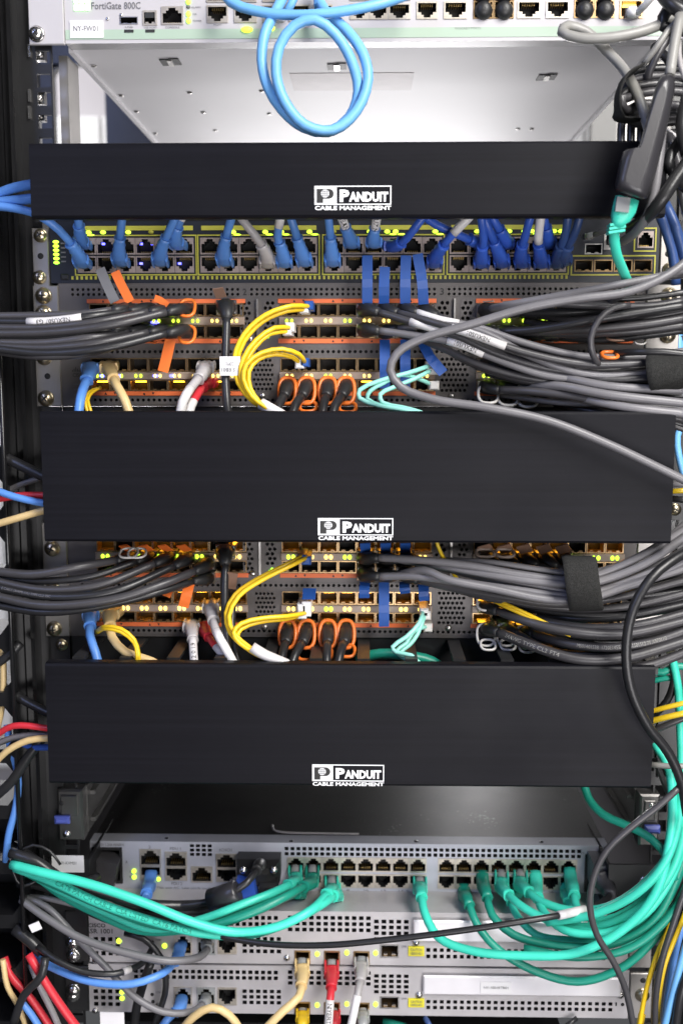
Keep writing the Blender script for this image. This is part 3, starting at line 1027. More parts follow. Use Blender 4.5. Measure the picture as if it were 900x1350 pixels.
for (px, py) in ((177, 1151), (177, 1159), (209, 1161)): kv.led(px, py, 6, 6, 'led_lime', proud=.0018)
for (px, py) in ((700, 1126.5), (689, 1126.5)):
    c = P(px, py, .036); mb = MB(); mb.box(c.x - .001, c.x + .001, .0395, .041, c.z - .001, c.z + .001); mb.build('led', 'c_red', kv.root)
kv.finish()
# scratch on the lid, lid screws
zt = kv.z1 - .0008
a, b = PZ(360, 1097, zt), PZ(473, 1100.5, zt)
mb = MB()
pt = [PZ(359, 1089, zt), PZ(361, 1095, zt), PZ(372, 1098, zt), PZ(420, 1099.5, zt), PZ(473, 1100.5, zt)]
mb.tube([q + Vector((0, 0, .0006)) for q in spline(pt)], .0011, 6)
mb.build('pale_scratch', 'c_palegrey', kv.root)
for (px, py) in ((220, 1106), (713, 1111), (548, 1110), (384, 1110)):
    c = PZ(px, py, zt); mb = MB()
    mb.rings([[Vector((c.x + .0022 * q * math.cos(k * .785), c.y + .0022 * q * math.sin(k * .785), zt + h)) for k in range(8)] for q, h in ((1, -.0002), (.9, .0008), (.2, .0012))])
    mb.build('screw', 'black_gloss', kv.root)
# black mounting ears of the console switch with the name sticker
for s, a, b in ((-1, 66, 119), (1, 801, 862)):
    mb = MB(); x0, x1 = P(a, 1145, .002).x, P(b, 1145, .002).x
    mb.box(x0, x1, .000, .003, kv.z0, kv.z1 + .001); mb.box(x1 - .002 if s < 0 else x0, x1 if s < 0 else x0 + .002, .0035, .08, kv.z0, kv.z1)
    mb.build('ear', 'ear_black', kv.root)
c = P(851, 1163, 0); screw(kv.root, c.x, -.0002, c.z, S(9), 'screw_steel')
x0, x1 = P(69, 1142, -.001).x, P(111, 1142, -.001).x
mb = MB(); mb.box(x0, x1, -.0012, -.0004, Z(1153), Z(1131)); o = mb.build('name_sticker', 'sticker', kv.root); o['label'] = 'white sticker printed NY-KVM01'
mb = MB(); add_text(mb, 'NY-KVM01', x0 + .006, x1 - .006, Z(1142.5), Z(1138.5), -.0014); mb.build('lettering', 'ink_grey', kv.root)

# slide rails beside the lid
for s, lab in ((-1, 'steel slide rail with blue latch left of the black lid'), (1, 'steel slide rail with blue latch right of the black lid')):
    xa, xb = (77, 110) if s < 0 else (842, 868)
    x0, x1 = P(xa, 1077, .0).x, P(xb, 1077, .0).x
    z0, z1 = Z(1112), Z(1044)
    t = thing('slide_rail', ((x0 + x1) / 2, .05, z0), lab, 'slide rail', 'server slide rails')
    mb = MB(); mb.box(x0, x1, -.001, .012, z0 + .0005, z1, bev=.0015)
    mb.box(x0 + .003, x1 - .004, -.003, -.0011, z0 + .022, z1 - .004, bev=.0008)
    mb.build('bracket', 'zinc_dark', t)
    mb = MB(); xi = x1 - .002 if s < 0 else x0 + .002
    mb.box(xi, xi + .0025 * (1 if s < 0 else -1), .0125, .45, z0 + .002, z1 - .002)
    mb.box(xi + .0026 * (1 if s < 0 else -1), xi + .007 * (1 if s < 0 else -1), .02, .45, z0 + .008, z0 + .011)
    mb.box(xi + .0026 * (1 if s < 0 else -1), xi + .007 * (1 if s < 0 else -1), .02, .45, z1 - .012, z1 - .009)
    mb.build('rail', 'zinc_dark', t)
    lx0, lx1 = (P(73, 1080, -.004).x, P(93, 1080, -.004).x) if s < 0 else (P(849, 1085, -.004).x, P(869, 1085, -.004).x)
    zc = Z(1080.5 if s < 0 else 1086)
    mb = MB(); mb.box(lx0, lx1, -.008, -.0035, zc - S(5.5), zc + S(5.5), bev=.002); mb.build('latch', 'latch_blue', t)
    c = P(89 if s < 0 else 857, 1099 if s < 0 else 1060, 0); screw(t, c.x, -.0012, c.z, S(5), 'screw_steel')
    mb = MB(); c = P(83 if s < 0 else 851, 1057 if s < 0 else 1070, 0); mb.disc((c.x, -.0031, c.z), S(3), .0006, 10); mb.build('screw_hole', 'hole_dark', t)


# ================================================================== two grey routers at the bottom
def router(label, y0, y1, k):
    d = Dev('router', label, 'router', 0.0, 118, y0, 828, y1, 'asr_grey', 'grey routers at the bottom')
    h = y1 - y0
    R = lambda f: y0 + h * f
    # k=0 upper, k=1 lower
    d.vent_sq((122, R(.50), 160, R(.90)), 4, 3, fill=.6)
    d.vent_sq((176, R(.07), 368, R(.31)), 23, 2, fill=.62)
    d.vent_sq((318, R(.47), 372, R(.82)), 6, 3, fill=.62)
    d.vent_sq((378, R(.06), 490, R(.40)), 12, 3, fill=.62)
    d.vent_sq((491, R(.12), 540, R(.56)), 5, 4, fill=.62)
    d.rj45((230, R(.46), 253, R(.84)), 'jack_metal'); d.rj45((260, R(.46), 284, R(.84)), 'plug_clear'); d.rj45((287, R(.46), 312, R(.82)), 'jack_metal', flip=True)
    for j, px in enumerate((388, 427, 466)): d.slot((px, R(.74), px + 21, R(.995)), 'cage_metal', .1, glow='led_warm' if k else None)
    d.slot((501, R(.60), 526, R(.85)), 'steel', .10)
    d.vent_sq((560, R(.64), 809, R(.88)), 28, 2, fill=.58)
    d.plate((544 if not k else 557, R(.10), 816, R(.50)), 'asr_card', 'blank_card', proud=.0035, th=.001, bev=.0012)
    for px in ((548, 814) if not k else (552, 817)):
        c = P(px, R(.58), 0); screw(d.root, c.x, -.0005, c.z, S(4.5), 'screw_steel')
    st = d.plate((538, R(.63), 559, R(.81)), 'label_yellow', 'yellow_sticker', proud=.0006)
    d.text('CAUTION', (541, R(.66), 556, R(.71)), 'ink_grey', proud=.0016); d.text('10005401', (541, R(.73), 556, R(.78)), 'ink_grey', proud=.0016)
    d.text('LINK', (529, R(.62), 536, R(.66)), 'ink_grey')
    if not k:
        d.text('CISCO', (117, R(.27), 140, R(.345)), 'ink_black', bold=.02); d.text('ASR 1001', (113, R(.37), 149, R(.46)), 'ink_black', bold=.01)
    else:
        d.text('CISCO', (121, R(.19), 145, R(.27)), 'ink_black', bold=.02)
        d.plate((632, R(.2), 672, R(.44)), 'sticker', 'name_sticker', proud=.0048, th=.0003); d.text('NY-1001RTR01', (636, R(.29), 668, R(.34)), 'ink_grey', proud=.0055)
    for (px, f) in ((418, .80), (457, .77), (495, .77)): d.led(px, R(f), 6, 7, 'led_lime')
    if not k: d.led(157, R(.60), 7, 7, 'led_lime'); d.led(217, R(.68), 7, 7, 'led_lime')
    else: d.led(161, R(.58), 6.5, 6.5, 'led_lime'); d.led(161, R(.71), 6.5, 6.5, 'led_lime')
    for (px, f) in ((201, .57), (202, .72), (820, .78)):
        c = P(px, R(f), 0); mb = MB(); mb.disc((c.x, 0, c.z), S(2.6), .0006, 10); mb.build('pin_hole', 'hole_dark', d.root)
    d.text('USB', (206, R(.55), 212, R(.59)), 'ink_grey'); d.text('1', (811, R(.66), 813, R(.74)), 'ink_black')
    for (px, f) in ((126, .91), (209, .80), (378, .87)):
        c = P(px, R(f), 0); screw(d.root, c.x, -.0002, c.z, S(4), 'screw_steel')
    d.finish()
    d.ear(88, 117, y0 + 2, y1 - 2, 'ear_black', [(97, R(.56)), (98, R(.80) if not k else R(.45))], 'screw_steel', r=9)
    d.ear(829, 858, y0 + 2, y1 - 2, 'zinc_ear', [(845, R(.55))], 'screw_brass', holes=[(846, R(.25))], r=9)
    return d


router('upper grey router with black cable drooping across its front', 1202, 1272, 0)
router('bottom grey router with white name sticker on its blank card', 1275, 1338, 1)
mb = MB()
x0, x1 = P(150, 1360, .01).x, P(745, 1360, .01).x
mb.box(x0, x1, .03, .4, Z(1460), Z(1352, .03), bev=.002)  # added black box filling the dark space under the routers
tag(mb.build('black_filler', 'black_metal'), 'black shelf box in the dark space below the bottom router', 'filler')


# ================================================================== cables
class Cable:
    pass


def cable(label, pts, w, m, y=-30, name='patch_cable', cat='cable', group=None, n=10):
    q = []
    for p in pts:
        yy = (p[2] if len(p) > 2 else y) / 1000
        q.append(P(p[0], p[1], yy))
    c = Cable()
    c.path = spline(q)
    ym = sum(p.y for p in q) / len(q)
    c.r = w / 2 * (DIST + ym) / F
    mb = MB()
    mb.tube(c.path, c.r, n)
    c.o = tag(mb.build(name, m), label, cat, group)
    c.m = m
    return c


def endof(c, end):
    if end == -1: return c.path[-1], (c.path[-1] - c.path[-3]).normalized()
    return c.path[0], (c.path[0] - c.path[2]).normalized()


def bez(a, ta, b, tb, n, k=.42):
    L = (b - a).length * k
    p1, p2 = a + ta * L, b - tb * L
    out = []
    for i in range(n + 1):
        t = i / n
        s = 1 - t
        out.append(a * s ** 3 + p1 * 3 * s * s * t + p2 * 3 * s * t * t + b * t ** 3)
    return out


def loft(mb, path, ws, hs, mi=0, n=12, pw=3.2, side=Vector((1, 0, 0)), smooth=True):
    rings = []
    for i, p in enumerate(path):
        t = (path[min(i + 1, len(path) - 1)] - path[max(i - 1, 0)]).normalized()
        s = side - t * side.dot(t)
        s = s.normalized() if s.length > 1e-5 else t.orthogonal().normalized()
        u = t.cross(s)
        ring = []
        for k in range(n):
            a = 2 * math.pi * (k + .5) / n
            co, si = math.cos(a), math.sin(a)
            q = (abs(co) ** pw + abs(si) ** pw) ** (-1 / pw)
            ring.append(p + s * (co * q * ws[i] / 2) + u * (si * q * hs[i] / 2))
        rings.append(ring)
    mb.rings(rings, mi, smooth, True)


def rj(c, px, py, y=0, m=None, end=-1, wpx=21, fork=True, ylast=None, tin=None):
    """snagless boot and plug from the cable's end into a jack at pixel (px,py)"""
    b = P(px, py, y / 1000 + .003)
    end = -1 if (c.path[-1] - b).length < (c.path[0] - b).length else 0
    a, ta = endof(c, end)
    W = S(wpx, y / 1000)
    pth = bez(a - ta * .003, ta, b, tin or Vector((0, 1, 0)), 14)
    d = c.r * 2
    ws, hs = [], []
    for i in range(15):
        t = i / 14
        if t < .45:
            rib = (1.18 if i % 2 else 1.42)
            ws.append(d * rib + (W * .72 - d) * max(0, t - .1) / .35 * .7); hs.append(d * rib)
        else:
            g = min(1, (t - .45) / .2)
            ws.append(W * (.72 + .12 * g)); hs.append(max(d * 1.3, W * .58))
    mb = MB()
    k = 12 if fork else 15
    loft(mb, pth[:k], ws[:k], hs[:k], 0)
    if fork:
        for s in (-1, 1):
            seg = pth[7:]
            q = []
            for i, p in enumerate(seg):
                t = (seg[min(i + 1, len(seg) - 1)] - seg[max(i - 1, 0)]).normalized()
                sd = Vector((1, 0, 0)) - t * t.x
                q.append(p + sd.normalized() * s * W * .40 + Vector((0, -W * .10, 0)))
            loft(mb, q, [W * .17] * len(q), [W * .55] * len(q), 0, 8)
    bo = mb.build('boot', m or c.m, c.o)
    mb = MB()
    loft(mb, pth[9:], [W * .60] * 6, [W * .5] * 6, 0, 8, 6)
    mb.build('plug', 'plug_clear', c.o)
    return bo


def sfp(c, px, py, y=0, end=-1, wpx=22, m='black_plastic', out=10, nose='steel'):
    b = P(px, py, y / 1000 - out / 1000)
    end = -1 if (c.path[-1] - b).length < (c.path[0] - b).length else 0
    a, ta = endof(c, end)
    W = S(wpx, y / 1000)
    pth = bez(a - ta * .002, ta, b, Vector((0, 1, 0)), 10)
    d = c.r * 2
    ws = [d * 1.1 + (W - d * 1.1) * min(1, (i / 10) ** .7) for i in range(11)]
    ws = [q * (1.06 if (i % 2 and i < 7) else 1) for i, q in enumerate(ws)]
    mb = MB()
    loft(mb, pth, ws, [q * .86 for q in ws], 0, 12, 2.4)
    mb.build('boot', m, c.o)
    mb = MB()
    mb.box(b.x - W * .5, b.x + W * .5, b.y, y / 1000 + .006, b.z - W * .36, b.z + W * .36, bev=.001)
    mb.build('plug', nose, c.o)


def strap(c, pts, wpx, m, y=-20, name='pull_tab', th=.0009):
    q = [P(p[0], p[1], (p[2] if len(p) > 2 else y) / 1000) for p in pts]
    pth = spline(q, .005)
    W = S(wpx, y / 1000)
    mb = MB()
    loft(mb, pth, [W * 1.08] * len(pth), [th] * len(pth), 0, 4, 8, smooth=False)
    return mb.build(name, m, c.o)


def bail(c, px, py, rx, ry, m, y=-14, t=4.0, ang=0.0, name='bail'):
    cx = P(px, py, y / 1000)
    a, b = S(rx, y / 1000), S(ry, y / 1000)
    pth = []
    for k in range(20):
        u = 2 * math.pi * k / 20
        e = lambda v: math.copysign(abs(v) ** .75, v)
        dx, dz = a * e(math.cos(u)), b * e(math.sin(u))
        pth.append(cx + Vector((dx * math.cos(ang) - dz * math.sin(ang), 0.010 * (dz / max(b, 1e-6)) * .5, dx * math.sin(ang) + dz * math.cos(ang))))
    mb = MB(); mb.tube(pth, S(t / 2), 6, 0, True)
    return mb.build(name, m, c.o)


def sub(path, f0, f1):
    n = len(path) - 1
    return path[int(f0 * n):max(int(f0 * n) + 2, int(f1 * n) + 1)]


def near(c, px, py):
    """fraction of the cable's length that the ray through (px,py) comes closest to"""
    d = ray(px, py).normalized()
    best = min(range(len(c.path)), key=lambda i: ((c.path[i] - CAMP) - d * (c.path[i] - CAMP).dot(d)).length)
    return best / (len(c.path) - 1)


def sleeve(c, p0, p1, m='c_white', k=1.08, name='label_sleeve', text=None):
    f0, f1 = sorted((near(c, *p0), near(c, *p1)))
    pth = sub(c.path, f0, f1)
    mb = MB(); mb.tube(pth, c.r * k, 12)
    o = mb.build(name, m, c.o)
    if text: ctext(c, pth, c.r * k, text, flip=True, parent=o)
    return o


def ctext(c, pth, r, s, h=None, m='ink_black', flip=False, parent=None, start=0.08, aspect=1.0):
    """print that wraps round the jacket"""
    vs, fs, asp = textmesh(s, 0.0)
    h = h or r * 1.0
    cum = [0]
    for a, b in zip(pth, pth[1:]): cum.append(cum[-1] + (b - a).length)
    L = cum[-1]
    wid = min(L * (1 - 2 * start), h * asp * aspect)
    s0 = (L - wid) / 2 if flip else L * start
    fr = frames(pth)
    rev = pth[-1].x < pth[0].x
    mb = MB()
    for v in vs:
        u, q = v.x, v.y
        if flip: u, q = 1 - u, 1 - q
        if rev: u = 1 - u
        t = s0 + u * wid
        i = 0
        while i < len(cum) - 2 and cum[i + 1] < t: i += 1
        k = (t - cum[i]) / max(1e-9, cum[i + 1] - cum[i])
        p = pth[i].lerp(pth[i + 1], k)
        tg = fr[i][0]
        n1 = (CAMP - p); n1 = (n1 - tg * n1.dot(tg)).normalized()
        n2 = tg.cross(n1)
        if n2.z < 0: n2 = -n2
        a = (q - .5) * h / r
        mb.v.append(p + (n1 * math.cos(a) + n2 * math.sin(a)) * (r + .00025))
    for f in fs: mb.f.append(f); mb.m.append(0); mb.sm.append(False)
    return mb.build('lettering', m, parent or c.o)


ORD = ['first', 'second', 'third', 'fourth', 'fifth', 'sixth', 'seventh', 'eighth', 'ninth', 'tenth', 'eleventh', 'twelfth']

# ------------------------------------------------------------------ on and around the white appliance
cable('light blue cable sweeping sideways across the top above the coiled loop', [(292, -14, -20), (305, 3, -26), (335, 14, -30), (390, 20, -34), (450, 15, -34), (505, 4, -30), (550, -12, -20)], 13, 'c_lightblue')
cable('light blue cable coiled in a double loop hanging from the white appliance',
      [(378, -14, -10), (362, 18, -26), (349, 45, -34), (345, 80, -36), (353, 115, -38), (372, 145, -38), (400, 168, -36), (432, 174, -34), (460, 155, -34), (472, 120, -36), (463, 80, -40), (442, 45, -44), (415, 26, -46), (388, 34, -46),
       (368, 62, -46), (364, 98, -46), (376, 135, -46), (402, 165, -46), (438, 172, -44), (470, 146, -42), (485, 105, -40), (478, 70, -36), (455, 38, -30), (428, 14, -22), (415, -14, -10)], 13.5, 'c_lightblue')
c = cable('short light blue cable end rising above the middle of the coiled loop', [(419, 8, -18), (419, -14, -12)], 11, 'c_lightblue')
c = cable('light blue cable dropping from the top left of the coiled loop', [(392, -14, -12), (384, 6, -14), (376, 18, -12)], 10, 'c_lightblue')
c = cable('grey cable looping under the white appliance at the top right', [(905, 8, -40), (885, 24, -44), (850, 40, -50), (800, 50, -52), (762, 50, -50), (740, 42, -46), (748, 34, -40), (772, 42, -38), (798, 66, -42), (822, 92, -52), (840, 125, -66), (853, 165, -72), (858, 190, -72)], 13, 'c_midgrey')
c = cable('white cable plugged into the lit slot at the right of the appliance', [(868, -16, -20), (850, 6, -14), (838, 18, -4)], 9, 'white_plastic')
sfp(c, 833, 16, 0, wpx=17, m='white_plastic', out=4)
for lab, pts, w_, m_ in (
    ('thin grey cable slanting down left from the knot at upper right', [(902, 18, -50), (880, 40, -54), (862, 66, -56), (848, 84, -56)], 8, 'c_midgrey'),
    ('pale grey cable hanging straight down at the upper right edge', [(892, 24, -60), (893, 55, -62), (896, 85, -60), (906, 112, -56)], 7, 'c_palegrey'),
    ('grey cable entering the top of the grey adapter', [(896, 20, -76), (889, 55, -84), (882, 100, -92)], 13, 'c_midgrey'),
    ('black cable bunched behind the knot at upper right', [(905, -5, -40), (880, 12, -46), (872, 34, -48), (898, 40, -44), (906, 40, -40)], 15, 'c_black'),
    ('thick black cable knotted at the upper right corner', [(868, -14, -44), (884, 6, -58), (902, 16, -60), (920, 14, -54)], 18, 'c_black'),
):
    cable(lab, pts, w_, m_)
# coil of black cable held by a hook and loop strap
for k, (dy, yy) in enumerate(((0, -34), (10, -46), (20, -54), (30, -58))):
    cable('black cable in strapped coil beside grey adapter, ' + ORD[k] + ' from top',
          [(906, 92 + dy, yy), (870, 90 + dy, yy), (840, 94 + dy, yy - 3), (824, 106 + dy * .8, yy - 6), (818, 128, yy - 8), (824, 152 - dy * .2, yy - 6), (842, 164 - dy * .9, yy), (872, 162 - dy * .8, yy + 3), (906, 158 - dy * .6, yy)], 11, ('c_black', 'c_charcoal')[k % 2], group='black cables in the strapped coil')
mb = MB()
pth = spline([P(*p) for p in ((838, 92, -.062), (822, 104, -.074), (813, 128, -.076), (816, 152, -.074), (834, 160, -.064))], .003)
loft(mb, pth, [.016] * len(pth), [.0018] * len(pth), 0, 10, 6, side=Vector((0, 1, 0)))
tag(mb.build('cable_strap', 'velcro'), 'black hook and loop strap round the coil beside grey adapter', 'cable strap')
for k, (px, m_) in enumerate(((820, 'c_charcoal'), (833, 'c_black'), (846, 'c_charcoal'))):
    cable('dark cable dropping behind the narrow cover below the coil, ' + ORD[k] + ' from left', [(px, 150, -25), (px - 2, 172, -28), (px - 2, 200, -30)], 10, m_, group='dark cables below the coil')
# grey plastic adapter in front of the narrow cover
t = thing('cable_adapter', P(842, 262, -.1), 'dark grey plastic adapter dangling in front of the narrow cover', 'adapter')
out = [(868, 104), (873, 98), (883, 97), (889, 103), (889, 118), (876, 180), (862, 235), (853, 261), (846, 263), (812, 252), (810, 243), (816, 214), (821, 200), (826, 197), (838, 197), (843, 190), (853, 150), (863, 116)]
pc = Vector((850, 185))
mb = MB()
rg = []
for (sc_, yy) in ((.45, -.1180), (.68, -.1172), (.84, -.1155), (.94, -.1125), (1.0, -.107), (1.0, -.092), (.95, -.088)):
    rg.append([P(850 + (p[0] - 850) * sc_ if abs(sc_ - 1) < 1e-6 else p[0] + (850 + (p[1] - 185) * -.22 - p[0]) * (1 - sc_), p[1] + (185 - p[1]) * (1 - sc_) * .35, yy) for p in out])
mb.rings(rg, 0, True, True)
mb.build('housing', 'adapter', t)
mb = MB()
a, b = P(842, 196, -.114), P(838, 255, -.114)
mb.tube([P(846, 204, -.1150), P(842, 220, -.1156), P(837, 250, -.1150)], .0011, 8); mb.build('moulded_ridge', 'adapter', t)
c = cable('teal cable plugged into the bottom of the grey adapter', [(829, 378, -40), (822, 360, -60), (811, 330, -86), (809, 306, -94), (812, 296, -96)], 13, 'c_teal')
# plug body pointing up into the adapter
mb = MB()
loft(mb, [P(813, 300, -.097), P(815, 292, -.098), P(817, 288, -.098), P(822, 276, -.099), P(826, 262, -.099)], [.007, .0095, .0125, .0150, .0150], [.007, .008, .009, .0095, .0095], 0, 12, 4, side=Vector((1, 0, -.2)))
for k in range(3):
    p = P(810.5 + k * .9, 306 - k * 5, -.096); mb.obox(p, Vector((1, 0, .15)).normalized(), Vector((0, 1, 0)), Vector((-.15, 0, 1)).normalized(), .0052, .0045, .0008)
mb.build('plug', 'c_teal', c.o)
mb = MB(); p = P(820, 270, -.104); mb.obox(p, Vector((1, 0, -.1)).normalized(), Vector((0, 1, 0)), Vector((.1, 0, 1)).normalized(), .0042, .0012, .0045); mb.build('latch', 'plug_clear', c.o)
cable('thick glossy black cable slanting behind the grey adapter', [(912, 205, -84), (890, 235, -86), (868, 268, -86), (845, 292, -70), (830, 302, -50)], 17, 'c_black')
cable('grey brown cable curling under the grey adapter toward the blue switch', [(872, 170, -82), (866, 225, -84), (858, 270, -82), (842, 300, -70), (820, 318, -40), (806, 318, -6)], 12, 'c_grey')
cable('dark cable running beside the right end of the narrow cover', [(906, 170, -60), (892, 190, -66), (880, 215, -72), (905, 250, -60)], 13, 'c_black')
cable('white cable slanting across the far right edge near the adapter', [(868, 160, -40), (886, 176, -44), (906, 192, -48)], 4, 'c_white')

for lab, pts, w_, m_ in (('black cable crossing behind the coil at upper right, upper one', [(862, 60, -30), (880, 78, -36), (912, 84, -36)], 13, 'c_black'),
                         ('black cable crossing behind the coil at upper right, lower one', [(852, 172, -36), (880, 178, -40), (912, 174, -40)], 14, 'c_black'),
                         ('charcoal cable falling from knot past the coil', [(898, 30, -48), (872, 62, -54), (856, 92, -54), (850, 120, -46)], 10, 'c_charcoal'),
                         ('black cable hanging at right edge below the coil', [(905, 130, -70), (898, 165, -76), (905, 205, -78)], 16, 'c_black'),
                         ('charcoal cable hanging at right edge beside narrow cover', [(880, 178, -50), (893, 215, -56), (898, 255, -56), (906, 285, -50)], 12, 'c_charcoal')):
    cable(lab, pts, w_, m_)

# ------------------------------------------------------------------ blue switch: cables drop from behind the narrow cover
LEFT = [('light blue cable entering the narrow cover from the left, topmost of three', [(-14, 262, -30), (12, 250, -36), (44, 243, -44), (90, 240, -44)]),
        ('light blue cable entering the narrow cover from the left, middle of three', [(-14, 268, -34), (15, 265, -40), (44, 262, -46), (90, 258, -46)])]
for lab, pts in LEFT: cable(lab, pts, 13, 'c_blue')
RJ = [  # label, points, port px, py, material, white top, width
    ('long blue cable arcing from the left edge into the bottom left port', [(-14, 271, -40), (22, 275, -46), (52, 284, -50), (78, 303, -44), (96, 324, -32)], 113, 350, 'c_blue', None),
    ('blue cable into the upper row port nearest the left end', [(99, 262, -40), (103, 286, -38), (105, 302, -30)], 113, 325, 'c_blue', None),
    ('blue cable into the lower row left of a paired blue cable', [(165, 262, -40), (161, 288, -38), (158, 318, -28)], 163, 348, 'c_blue', None),
    ('blue cable curving left down to the lower row, first group right half', [(245, 262, -40), (230, 290, -38), (217, 318, -28)], 214, 348, 'c_blue', None),
    ('blue cable with a white top behind curving blue cable, upper row', [(250, 268, -32), (238, 290, -30), (233, 304, -26)], 238, 325, 'c_blue', ((246, 278), (238, 292))),
    ('blue cable at the left end of the second port group', [(315, 262, -40), (305, 288, -38), (297, 316, -28)], 299, 348, 'c_blue', None),
    ('grey cable slanting right into the second port group', [(305, 262, -36), (318, 288, -38), (336, 310, -34), (347, 326, -26)], 353, 350, 'c_palegrey', None),
    ('blue cable with white top in the middle of the second port group', [(375, 262, -40), (370, 286, -38), (366, 312, -30), (370, 324, -26)], 376, 349, 'c_blue', ((374, 266), (369, 303))),
    ('blue cable right of the white topped one, second port group', [(372, 262, -36), (384, 290, -38), (393, 318, -28)], 403, 348, 'c_blue', None),
    ('blue cable at the left end of the third port group', [(430, 262, -40), (433, 288, -38), (436, 318, -28)], 439, 348, 'c_blue', None),
    ('blue cable with printed white sleeve slanting right, third port group', [(440, 262, -38), (449, 284, -36), (457, 304, -28)], 464, 323, 'c_blue', ((443, 266), (455, 300))),
    ('blue cable with upright printed white sleeve below the emblem', [(499, 262, -38), (497, 284, -36), (493, 306, -28)], 494, 322, 'c_blue', ((499, 266), (494, 302))),
    ('blue cable slanting left into the upper row, third port group', [(575, 262, -38), (556, 288, -40), (536, 314, -34), (526, 322, -26)], 514, 324, 'c_deepblue', None),
    ('deep blue cable slanting right across the gap to the fourth group', [(545, 268, -36), (565, 290, -36), (600, 308, -34), (622, 317, -26)], 634, 324, 'c_deepblue', None),
    ('blue cable with white middle slanting left, below the slanting blue cable', [(640, 262, -46), (622, 282, -48), (597, 308, -44), (582, 326, -32)], 571, 350, 'c_deepblue', ((622, 282), (601, 304))),
    ('deep blue cable dropping to lower row, first of the fourth group', [(628, 262, -46), (634, 288, -46), (637, 316, -36), (635, 328, -28)], 633, 350, 'c_deepblue', None),
    ('deep blue cable slanting right to the upper row, fourth group', [(638, 262, -40), (650, 290, -40), (660, 306, -32)], 664, 324, 'c_deepblue', None),
    ('deep blue cable to lower row, second of the fourth group', [(630, 268, -42), (642, 298, -42), (652, 322, -30)], 660, 350, 'c_deepblue', None),
    ('deep blue cable to lower row left of the white topped one, fourth group', [(705, 262, -46), (698, 288, -46), (691, 314, -36), (687, 326, -28)], 687, 350, 'c_deepblue', None),
    ('deep blue cable with a white top, fourth group', [(713, 262, -44), (712, 288, -44), (709, 312, -36), (710, 326, -28)], 712, 350, 'c_deepblue', ((713, 268), (709, 320))),
    ('deep blue cable in the upper row behind the white topped one', [(714, 262, -34), (717, 290, -32), (720, 304, -26)], 719, 324, 'c_deepblue', None),
    ('navy blue cable bending left at the right end of the ports', [(748, 262, -44), (748, 286, -44), (744, 312, -36), (738, 328, -26)], 731, 350, 'c_navy', None),
    ('rightmost blue cable curving left into the last port', [(766, 262, -44), (763, 288, -44), (755, 312, -38), (746, 328, -28)], 741, 346, 'c_navy', None),
]
for lab, pts, px, py, m_, wt in RJ:
    c = cable(lab, pts, 11, m_, group='cables of the blue switch')
    rj(c, px, py, 0, wpx=22)
    if wt: sleeve(c, wt[0], wt[1], k=1.06, text='NYEBU7.M' if ('printed' in lab) else None)
for k, (lab, pts) in enumerate((('dark blue cable beside the right ear of the blue switch, inner one', [(862, 268, -30), (876, 300, -34), (886, 335, -30), (890, 375, -26)]),
                                ('dark blue cable beside the right ear of the blue switch, outer one', [(876, 268, -30), (890, 300, -36), (900, 335, -30), (912, 375, -26)]))):
    cable(lab, pts, 13, 'c_navy')
c = cable('thin clear lead plugged beside the usb socket of the blue switch', [(822, 300, -24), (800, 304, -20), (780, 310, -8)], 7, 'c_grey')
sfp(c, 776, 311, 0, wpx=10, m='plug_clear', out=6)

# ------------------------------------------------------------------ first fibre switch: left bundle
ENDS1 = [(170, 408), (196, 408), (221, 409), (246, 409), (170, 437), (196, 437), (221, 437), (246, 437)]
LB1 = [[(-14, 417), (50, 416), (110, 414), (150, 409)], [(-14, 424), (60, 424), (120, 417), (172, 410)], [(-14, 432), (60, 432), (130, 424), (198, 411)], [(-14, 440), (70, 438), (150, 428), (222, 411)],
       [(-14, 446), (60, 444), (110, 440), (150, 436)], [(-14, 452), (60, 452), (120, 445), (172, 438)], [(-14, 456), (60, 459), (130, 452), (198, 438)], [(-14, 459), (60, 466), (140, 459), (222, 439)]]
TABS1 = {0: ([(152, 398), (141, 375), (132, 354)], 'tab_grey', 13), 1: ([(172, 398), (160, 375), (152, 358)], 'tab_orange', 12), 2: ([(221, 403), (212, 396), (204, 393)], 'tab_orange', 9), 7: ([(225, 448), (220, 470), (215, 490)], 'tab_orange', 14)}
for k, (pts, en) in enumerate(zip(LB1, ENDS1)):
    yy = -34 - (k % 4) * 3 - (6 if k > 3 else 0)
    pp = [(p[0], p[1], yy - (10 if p[0] < 160 else 0) + (8 if i == 3 else 0)) for i, p in enumerate(pts)]
    c = cable('dark cable in upper left bundle, ' + ORD[k] + ' from top where it leaves the frame', pp, 10.5, ('c_charcoal', 'c_black')[k % 3 == 1], group='dark cables of the upper left bundle', name='twinax_cable')
    sfp(c, en[0], en[1], wpx=22)
    if k in TABS1:
        strap(c, TABS1[k][0], TABS1[k][2], TABS1[k][1], y=-26)
    if k == 1: sleeve(c, (38, 418), (112, 416), text='NEXUS07 G3')
    if k in (3, 7): bail(c, 247, 406 if k == 3 else 441, 10, 11, 'bail_orange', -24, 4.5)
    if k in (4, 5, 6): strap(c, [(en[0] - 8, 449, -14), (en[0] + 10, 452, -20)], 5, 'tab_orange')

